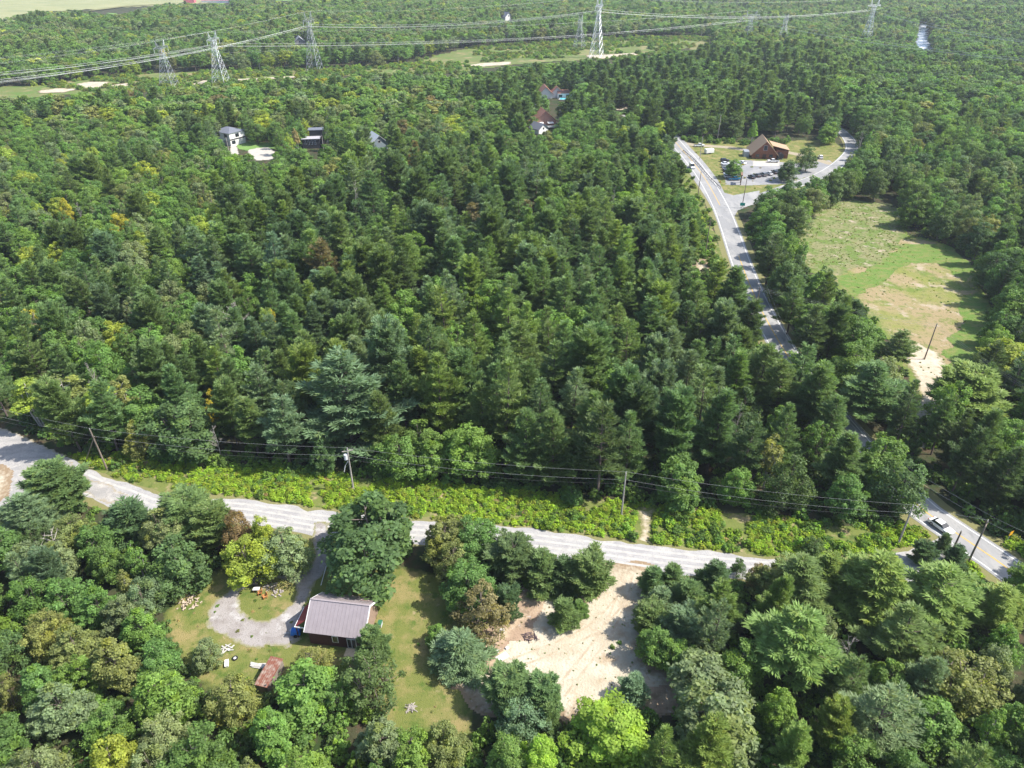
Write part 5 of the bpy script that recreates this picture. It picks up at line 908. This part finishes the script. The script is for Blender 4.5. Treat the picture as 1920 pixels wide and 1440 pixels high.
p = G(1019, 251); t = thing('grey_roof_cabin', 'cabin with slate-grey roof just below the brown-roofed house', 'house', (p.x, p.y, 0), radians(40)); gable(t, 8, 7, 2.8, 5.4, W_WHITE, M_darkroof, .5); windows_on(t, None, [(0, 3, 'f', 0)], 1, 1)
p = G(1024, 186); t = thing('upper_brown_house', 'house with twin brown roofs and white walls above the other brown roof', 'house', (p.x, p.y, float(terrain(p.x, p.y))), radians(5)); gable(t, 11, 9, 3.4, 7.6, W_WHITE, M_terra, .9, (0, 2)); gable(t, 10, 8, 3.4, 7.2, W_WHITE, M_terra, .9, (8, 4)); MB().box((13, 3, 1.7), (10, 5, 3.4)).build('side_wing', W_WHITE, t); MB().slab([(8, .4, 3.5), (18, .4, 3.5), (18, 6, 5), (8, 6, 5)], .15).build('wing_roof', M_terra, t); windows_on(t, None, [(10, 1.8, 'f', .5), (15, 1.8, 'f', .5)], 2.4, 1.8)
p = G(1063, 187); t = thing('swimming_pool', 'turquoise swimming pool with pale edging right of the twin brown roofs', 'swimming pool', (p.x, p.y, float(terrain(p.x, p.y))+.1), radians(-10)); MB().box((0, 0, .2), (11, 6.5, .4)).build('pool_edge', M_concrete, t); MB().box((0, 0, .42), (9.6, 5.2, .1)).build('pool_water', mat('pool_water', (.12, .55, .65), .1, spec=.6), t)
for px, lb, wm, rm, s_, rz in (((950, 38), 'far house with grey roof and bright white gable deep in the woods', W_WHITE, M_darkroof, 1.2, .6), ((563, 88), 'grey roof showing behind the pylon among far trees', mat('grey_wall', (.2,.2,.2), .8), mat('mid_grey_roof', (.25,.26,.28), .7), 1.2, .3), ((356, 6), 'red-walled farmhouse at the edge of the far field', mat('barn_red', (.42, .12, .14), .8), mat('pink_roof', (.50, .26, .28), .8), 1.8, .2)):
    p = G(*px); t = thing('far_house', lb, 'house', (p.x, p.y, float(terrain(p.x, p.y))), rz); gable(t, 11*s_, 9*s_, 4*s_, 8*s_, wm, rm, .8, (0, -5)); windows_on(t, None, [(0, 4.6*s_, 'f', -5)], 1.6, 1.4)
p = G(408, 5); t = thing('farm_barn', 'long pink-roofed white barn by the far field', 'barn', (p.x, p.y, float(terrain(p.x, p.y))), 1.5708); gable(t, 48, 15, 4.5, 9, W_WHITE, mat('rose_metal_roof', (.52, .22, .27), .6), 1.0, (0, -24)); windows_on(t, None, [(0, 3, 'f', -24)], 2, 1.5)
# ---- signs
def road_sign(lb, px, w_, h_, c, z_, rz, nm='road_sign'):
    p = G(*px); t = thing(nm, lb, 'sign', (p.x, p.y, 0), rz); MB().box((0, 0, z_+h_/2), (w_, .06, h_)).build('sign_board', mat('sign_%d_%d' % (int(c[0]*100), int(c[1]*100)), c, .5, var=.04), t); MB().box((0, 0, z_+h_/2), (w_*1.04, .04, h_*1.04)).build('sign_border', W_WHITE if c[0] < .3 else M_tyre, t)
    for x in ((-w_*.3, w_*.3) if w_ > 1.5 else (0,)): MB().box((x, .06, z_*.5+h_*.4), (.09, .09, z_+h_*.8)).build('post', M_steel2, t)
    return t
road_sign('green road sign beside the two-lane road, below the meadow', (1447, 571), 2.6, 1.5, (.0, .30, .17), 1.6, radians(-20)); road_sign('green direction sign at the road junction by the pole', (1391, 391), 1.9, 1.2, (.02, .40, .30), 1.2, radians(-10))
road_sign('orange-yellow warning sign at the road edge in the lower corner', (1888, 1016), 1.0, 1.0, (.80, .40, .01), 1.7, radians(25))
# ---- wooden poles and their wires
POLES = {}
def pole(key, px, hgt, lb, m=M_pole, arm=None, lean=(0, 0)):
    p = G(*px); t = thing('utility_pole', lb, 'utility pole', (p.x, p.y, 0)); top = Vector((p.x+lean[0], p.y+lean[1], hgt)); POLES[key] = top
    MB().tube([(0, 0, -.2), (lean[0]*.5, lean[1]*.5, hgt*.5), (lean[0], lean[1], hgt)], [.19, .16, .12], 8).build('shaft', m, t)
    b = MB(); b.tube([(lean[0], lean[1], hgt), (lean[0], lean[1], hgt+.35)], .05, 6); b.build('insulator', mat('insulator', (.5, .5, .48), .3), t)
    if arm is not None: MB().box((lean[0], lean[1], hgt-.5), (2.2, .12, .12), Matrix.Rotation(arm, 4, 'Z')).build('crossarm', m, t)
    return t
t = pole('a', (201, 880), 10.3, 'leaning wooden pole with brace at the bend of the gravel road', lean=(-.4, 0)); p0, p1 = G(201, 880), G(160, 866); MB().tube([(0, 0, 8.6), (p1.x-p0.x, p1.y-p0.y, 0)], .09, 6).build('brace', M_pole, t)
t = pole('b', (663, 919), 10.5, 'pole with grey transformer behind the big dark round tree', M_polegrey, .3); MB().tube([(-.5, -.1, 8.0), (-.5, -.1, 9.2)], .36, 12).build('transformer', mat('transformer_grey', (.55, .56, .57), .4), t)
MB().tube([(-.2, 0, 7.5), (-.9, -.1, 6.3), (-1.3, -.1, 4.8)], .08, 6).build('conduit', W_WHITE, t)
pole('c', (1165, 966), 10.5, 'pale slim pole standing in the bramble verge', M_polegrey); pole('d', (1683, 1022), 9.5, 'grey pole at the verge corner before the two-lane road', M_polegrey)
pole('e', (1814, 1057), 10.2, 'tall dark pole beside the two-lane road below the white car', arm=.9)
pole('f', (1322, 479), 13, 'pole with crossarm at the edge of the two-lane road beside the pines', arm=0); pole('g', (1308, 370), 11, 'thin pole left of the road opposite the guardrail end'); pole('h', (1391, 390), 12, 'pole behind the green sign at the road junction')
pole('i', (1733, 674), 10.5, 'dark pole with a small box at the foot of the meadow'); pole('j', (1312, 298), 11, 'light grey pole on the grass plot by the road', M_polegrey); pole('k', (1345, 262), 13, 'light pole before the wood behind the box trailer', M_polegrey)
pole('l', (1788, 1028), 4.2, 'short dark post at the road edge near the white car'); pole('m', (430, 288), 8, 'thin pole on the drive before the white modern house', M_polegrey); pole('n', (608, 288), 9, 'grey pole right of the black flat-roofed house', M_polegrey)
pole('o', (1412, 604), 11, 'pole among trees at the right edge of the two-lane road above the bend')
def wire(name, lb, pts, sag, rad, m, grp=None, cat='power line', sub=10):
    q = []; pts = [Vector(p) for p in pts]
    for i in range(len(pts)-1):
        for k in range(sub):
            u = k/sub; v = pts[i].lerp(pts[i+1], u); v.z -= sag*4*u*(1-u)*((pts[i+1]-pts[i]).length/100); q.append(v)
    q.append(pts[-1]); b = MB(); b.tube(q, rad, 4); return tag(b.build(name, m), lb, cat, grp)
V = Vector; off = V((-60, 12, 9))
L0 = POLES['a']+off; R0 = POLES['e']+V((40, -38, 0))
wl_ = [L0, POLES['a'], POLES['b'], POLES['c'], POLES['d']]
GW = 'wires on the roadside poles'
wire('overhead_wire', 'topmost thin wire along the verge of the gravel road', [p+V((0, 0, .3)) for p in wl_]+[POLES['e']+V((0, 0, .3))], 1.6, .015, M_wire, GW)
wire('overhead_wire', 'middle wire along the verge of the gravel road', [p+V((0, 0, -1.6)) for p in wl_], 2.1, .015, M_wire, GW); wire('overhead_wire', 'lowest sagging cable along the verge of the gravel road', [p+V((0, 0, -2.6)) for p in wl_], 2.4, .016, M_cable, GW)
mr = [POLES['g'], POLES['f'], POLES['o'], G(1475, 655, 10), G(1640, 850, 10), POLES['e'], R0]
wire('overhead_wire', 'upper wire following the right side of the two-lane road', [p+V((2, 0, .2)) for p in mr], 1.5, .015, M_wire, GW); wire('overhead_wire', 'lower wire following the two-lane road', [p+V((2, 0, -1.2)) for p in mr], 1.8, .015, M_wire, GW)
mm = [POLES['o'], POLES['i'], G(1960, 745, 10)]
for k in range(3): wire('overhead_wire', ('uppermost', 'middle', 'lowest')[k]+' of three wires from the meadow pole to the right edge', [p+V((0, 0, -.45*k)) for p in mm], 1.5, .015, M_wire, GW)
wire('overhead_wire', 'thin wire crossing the junction from the sign pole', [POLES['h'], POLES['g'], POLES['j']], 1.2, .018, M_cable, GW)
p = G(603, 1082); tag(MB().tube([(G(x, y).x, G(x, y).y, .12) for x, y in ((612, 1062), (607, 1080), (602, 1098))], .07, 6).build('garden_pipe', W_WHITE), 'thin white pipe lying along the driveway edge above the cottage', 'pipe')

# ---- lattice pylons
def lattice(b, z0, z1, w0, w1, d0, d1, n, rl, rb, cx=0.):
    lv_ = [z0+(z1-z0)*(1-(1-k/n)**1.25) for k in range(n+1)]
    def c(k): t = (lv_[k]-z0)/(z1-z0); return w0+(w1-w0)*t, d0+(d1-d0)*t
    for sx_ in (-1, 1):
        for sy_ in (-1, 1): b.tube([(cx+sx_*w0, sy_*d0, z0), (cx+sx_*w1, sy_*d1, z1)], rl, 4)
    for k in range(n):
        (wa, da), (wb, db) = c(k), c(k+1); za, zb = lv_[k], lv_[k+1]
        for s in (-1, 1):
            b.tube([(cx-wa, s*da, za), (cx+wb, s*db, zb)], rb, 3); b.tube([(cx+wa, s*da, za), (cx-wb, s*db, zb)], rb, 3); b.tube([(cx-wb, s*db, zb), (cx+wb, s*db, zb)], rb, 3)
            b.tube([(cx+s*wa, -da, za), (cx+s*wb, db, zb)], rb, 3); b.tube([(cx+s*wa, da, za), (cx+s*wb, -db, zb)], rb, 3); b.tube([(cx+s*wb, -db, zb), (cx+s*wb, db, zb)], rb, 3)
ARM = {}
def pylon(key, basepx, toppy, rz, lb, m=M_steel, arm=9.0, k=1.0):
    """x across the line (crossarm), y along the line"""
    p = G(*basepx); z = float(terrain(p.x, p.y)); _, _, d = P(p.x, p.y, z); hh = 30.
    while float(P(p.x, p.y, z+hh)[1]) > toppy and hh < 75: hh += .5
    t = thing('pylon', lb, 'pylon', (p.x, p.y, z), rz, 'lattice pylons of the power lines'); zw = hh*.70
    b = MB(); lattice(b, 0, zw, 5.2, 1.5, 5.2, 1.3, 7, .22*k, .11*k); b.build('tower_body', m, t)
    b = MB(); lattice(b, zw, hh*.84, 1.5, 2.6, 1.3, 1.0, 2, .18*k, .1*k); zc = hh*.84
    b.build('tower_head', m, t)
    b = MB()
    for s in (-1, 1):
        for y in (-.9, .9): b.tube([(-arm*1.0, y*.2, zc+.8), (0, y, zc+1.6), (arm*1.0, y*.2, zc+.8)], .13*k, 3); b.tube([(-arm, y*.2, zc+.8), (0, y, zc-.4), (arm, y*.2, zc+.8)], .13*k, 3)
    for i in range(-5, 6): b.tube([(i*arm/6, -.6, zc-.1), ((i+.5)*arm/6, .6, zc+1.4)], .09*k, 3); b.tube([(i*arm/6, .6, zc-.1), ((i+.5)*arm/6, -.6, zc+1.4)], .09*k, 3)
    b.build('crossarm', m, t)
    for s in (-1, 1):
        b = MB(); q = s*arm*.45; [b.tube([(q+a*.8, c*.8, zc+1.3), (q+s*1.2, 0, hh)], .13*k, 3) for a in (-1, 1) for c in (-1, 1)]
        for j in range(1, 5): u = j/5; e = .8*(1-u); zz = zc+1.3+(hh-zc-1.3)*u; xx = q+s*1.2*u; b.tube([(xx-e, -e, zz), (xx+e, -e, zz), (xx+e, e, zz), (xx-e, e, zz), (xx-e, -e, zz)], .07*k, 3)
        b.build('earth_wire_peak', m, t)
    pts = []; M = lm(Vector((p.x, p.y, z)), rz)
    for x in (-arm*.95, 0, arm*.95):
        zz = zc+.8 if x else zc-.3; MB().tube([(x, 0, zz), (x, 0, zz-3.6)], .13*k, 5).build('insulator_string', mat('glass_insulator', (.75, .80, .80), .2), t); pts.append(M@Vector((x, 0, zz-3.7)))
    for s in (-1, 1): pts.append(M@Vector((s*(arm*.45+1.2), 0, hh)))
    ARM[key] = pts
D = radians
pylon('T4', (1118, 109), -6, D(62), 'tallest bright pylon, standing on bare ground beside the sandy service track'); pylon('T8', (1620, 92), -4, D(25), 'bright pylon at the right whose foot is hidden by the tree line', arm=10)
pylon('T3', (591, 133), 22, D(75), 'wide-legged slender pylon in the middle left of the power line', M_steel2, k=.7); pylon('T2', (416, 157), 60, D(80), 'bright pylon on the cut strip, second from the left', k=.8)
pylon('T1', (319, 163), 77, D(80), 'leftmost pylon beside the bare sand of the cut strip', M_steel2, k=.7); pylon('T6', (1400, 86), 20, D(15), 'grey pylon with a wide dark head behind the crossing cables', M_steel2, 10, .7)
pylon('T7', (1464, 90), 30, D(50), 'faint narrow grey pylon right of the dark-headed one', M_steel2, 6, .6); pylon('T5', (1086, 92), 34, D(60), 'faint pylon just behind and left of the tallest one', M_steel2, 6, .6)
for key, (x, y, z) in {'R1': (2100, 55, 32), 'R2': (2100, 88, 28), 'R3': (2100, 70, 26), 'L1': (-160, 168, 24), 'L2': (-160, 152, 24), 'L3': (-160, 176, 20)}.items():
    c = G(x, y+(40 if x > 0 else 0), z); ARM[key] = [c+V((0, q, 0)) for q in (-9, 0, 9)]+[c+V((0, q, 8)) for q in (-5, 5)]
CIR = [(('L1', 'T3', 'T4', 'T8', 'R1'), 'the line over the tallest pylon', 1.9, M_alu, .06), (('L2', 'T2', 'T6', 'R2'), 'the line over the dark-headed pylon', 1.3, M_alu, .05), (('L3', 'T1', 'T5', 'T7', 'R3'), 'the line over the faint narrow pylons', 1.3, M_cable, .045)]
for ks, nm, sg, m, rad in CIR:
    for j, w_ in enumerate(('near conductor', 'middle conductor', 'far conductor', 'near earth wire', 'far earth wire')):
        wire('power_cable' if j < 3 else 'earth_wire', f'{w_} of {nm}', [ARM[k][j] for k in ks], sg if j < 3 else sg*.7, rad if j < 3 else .02, m, 'cables between the pylons', 'power cable', 14)
# ---- air
HAZE = True
if HAZE:
    hm = bpy.data.materials.new('haze'); hm.use_nodes = True; hn = hm.node_tree; hn.nodes.remove(hn.nodes['Principled BSDF']); pv = hn.nodes.new('ShaderNodeVolumePrincipled')
    pv.inputs['Color'].default_value = (.80, .88, 1, 1); pv.inputs['Density'].default_value = .0001; pv.inputs['Anisotropy'].default_value = .2; hn.links.new(pv.outputs[0], hn.nodes['Material Output'].inputs['Volume'])
    tag(MB().box((0, 1500, 40), (5000, 3600, 140)).build('haze', hm), 'thin blue haze over the whole valley', 'haze', kind='stuff')
# ---- words for the setting
SET = {'ground': 'dark forest floor of leaf litter and soil under all the trees', 'paved_road': 'two-lane asphalt road with yellow centre and white edge lines', 'road_shoulder': 'sandy shoulder strip either side of the two-lane road', 'side_road': 'asphalt side road curving from the junction past the lot', 'gravel_road': 'pale grey gravel road crossing below the bramble verge', 'sand_clearing': 'bright sandy clearing with tyre tracks beside the cottage lawn', 'meadow': 'yellow-green grassy clearing with bare patches right of the road', 'lawn': 'dry mown lawn around the lilac-roofed cottage', 'driveway': 'gravel drive looping round a grass island by the cottage', 'verge': 'rough soil under the brambles beside the gravel road', 'river': 'bright river with painted pale glints between dark far trees', 'parking_lot': 'pale asphalt parking lot before the log building', 'far_field': 'pale mown field at the far upper corner', 'power_line_clearing': 'cleared scrubby strip under the power lines', 'haze': 'thin blue haze over the whole valley'}
for o in list(COL.objects):
    if o.parent is None and o.get('kind') == 'structure' and not o.get('label'):
        k_ = o.name.split('.')[0]; o['label'] = SET.get(k_, k_.replace('_', ' ')+' lying on the ground of the wooded valley'); o['category'] = k_.replace('_', ' ')
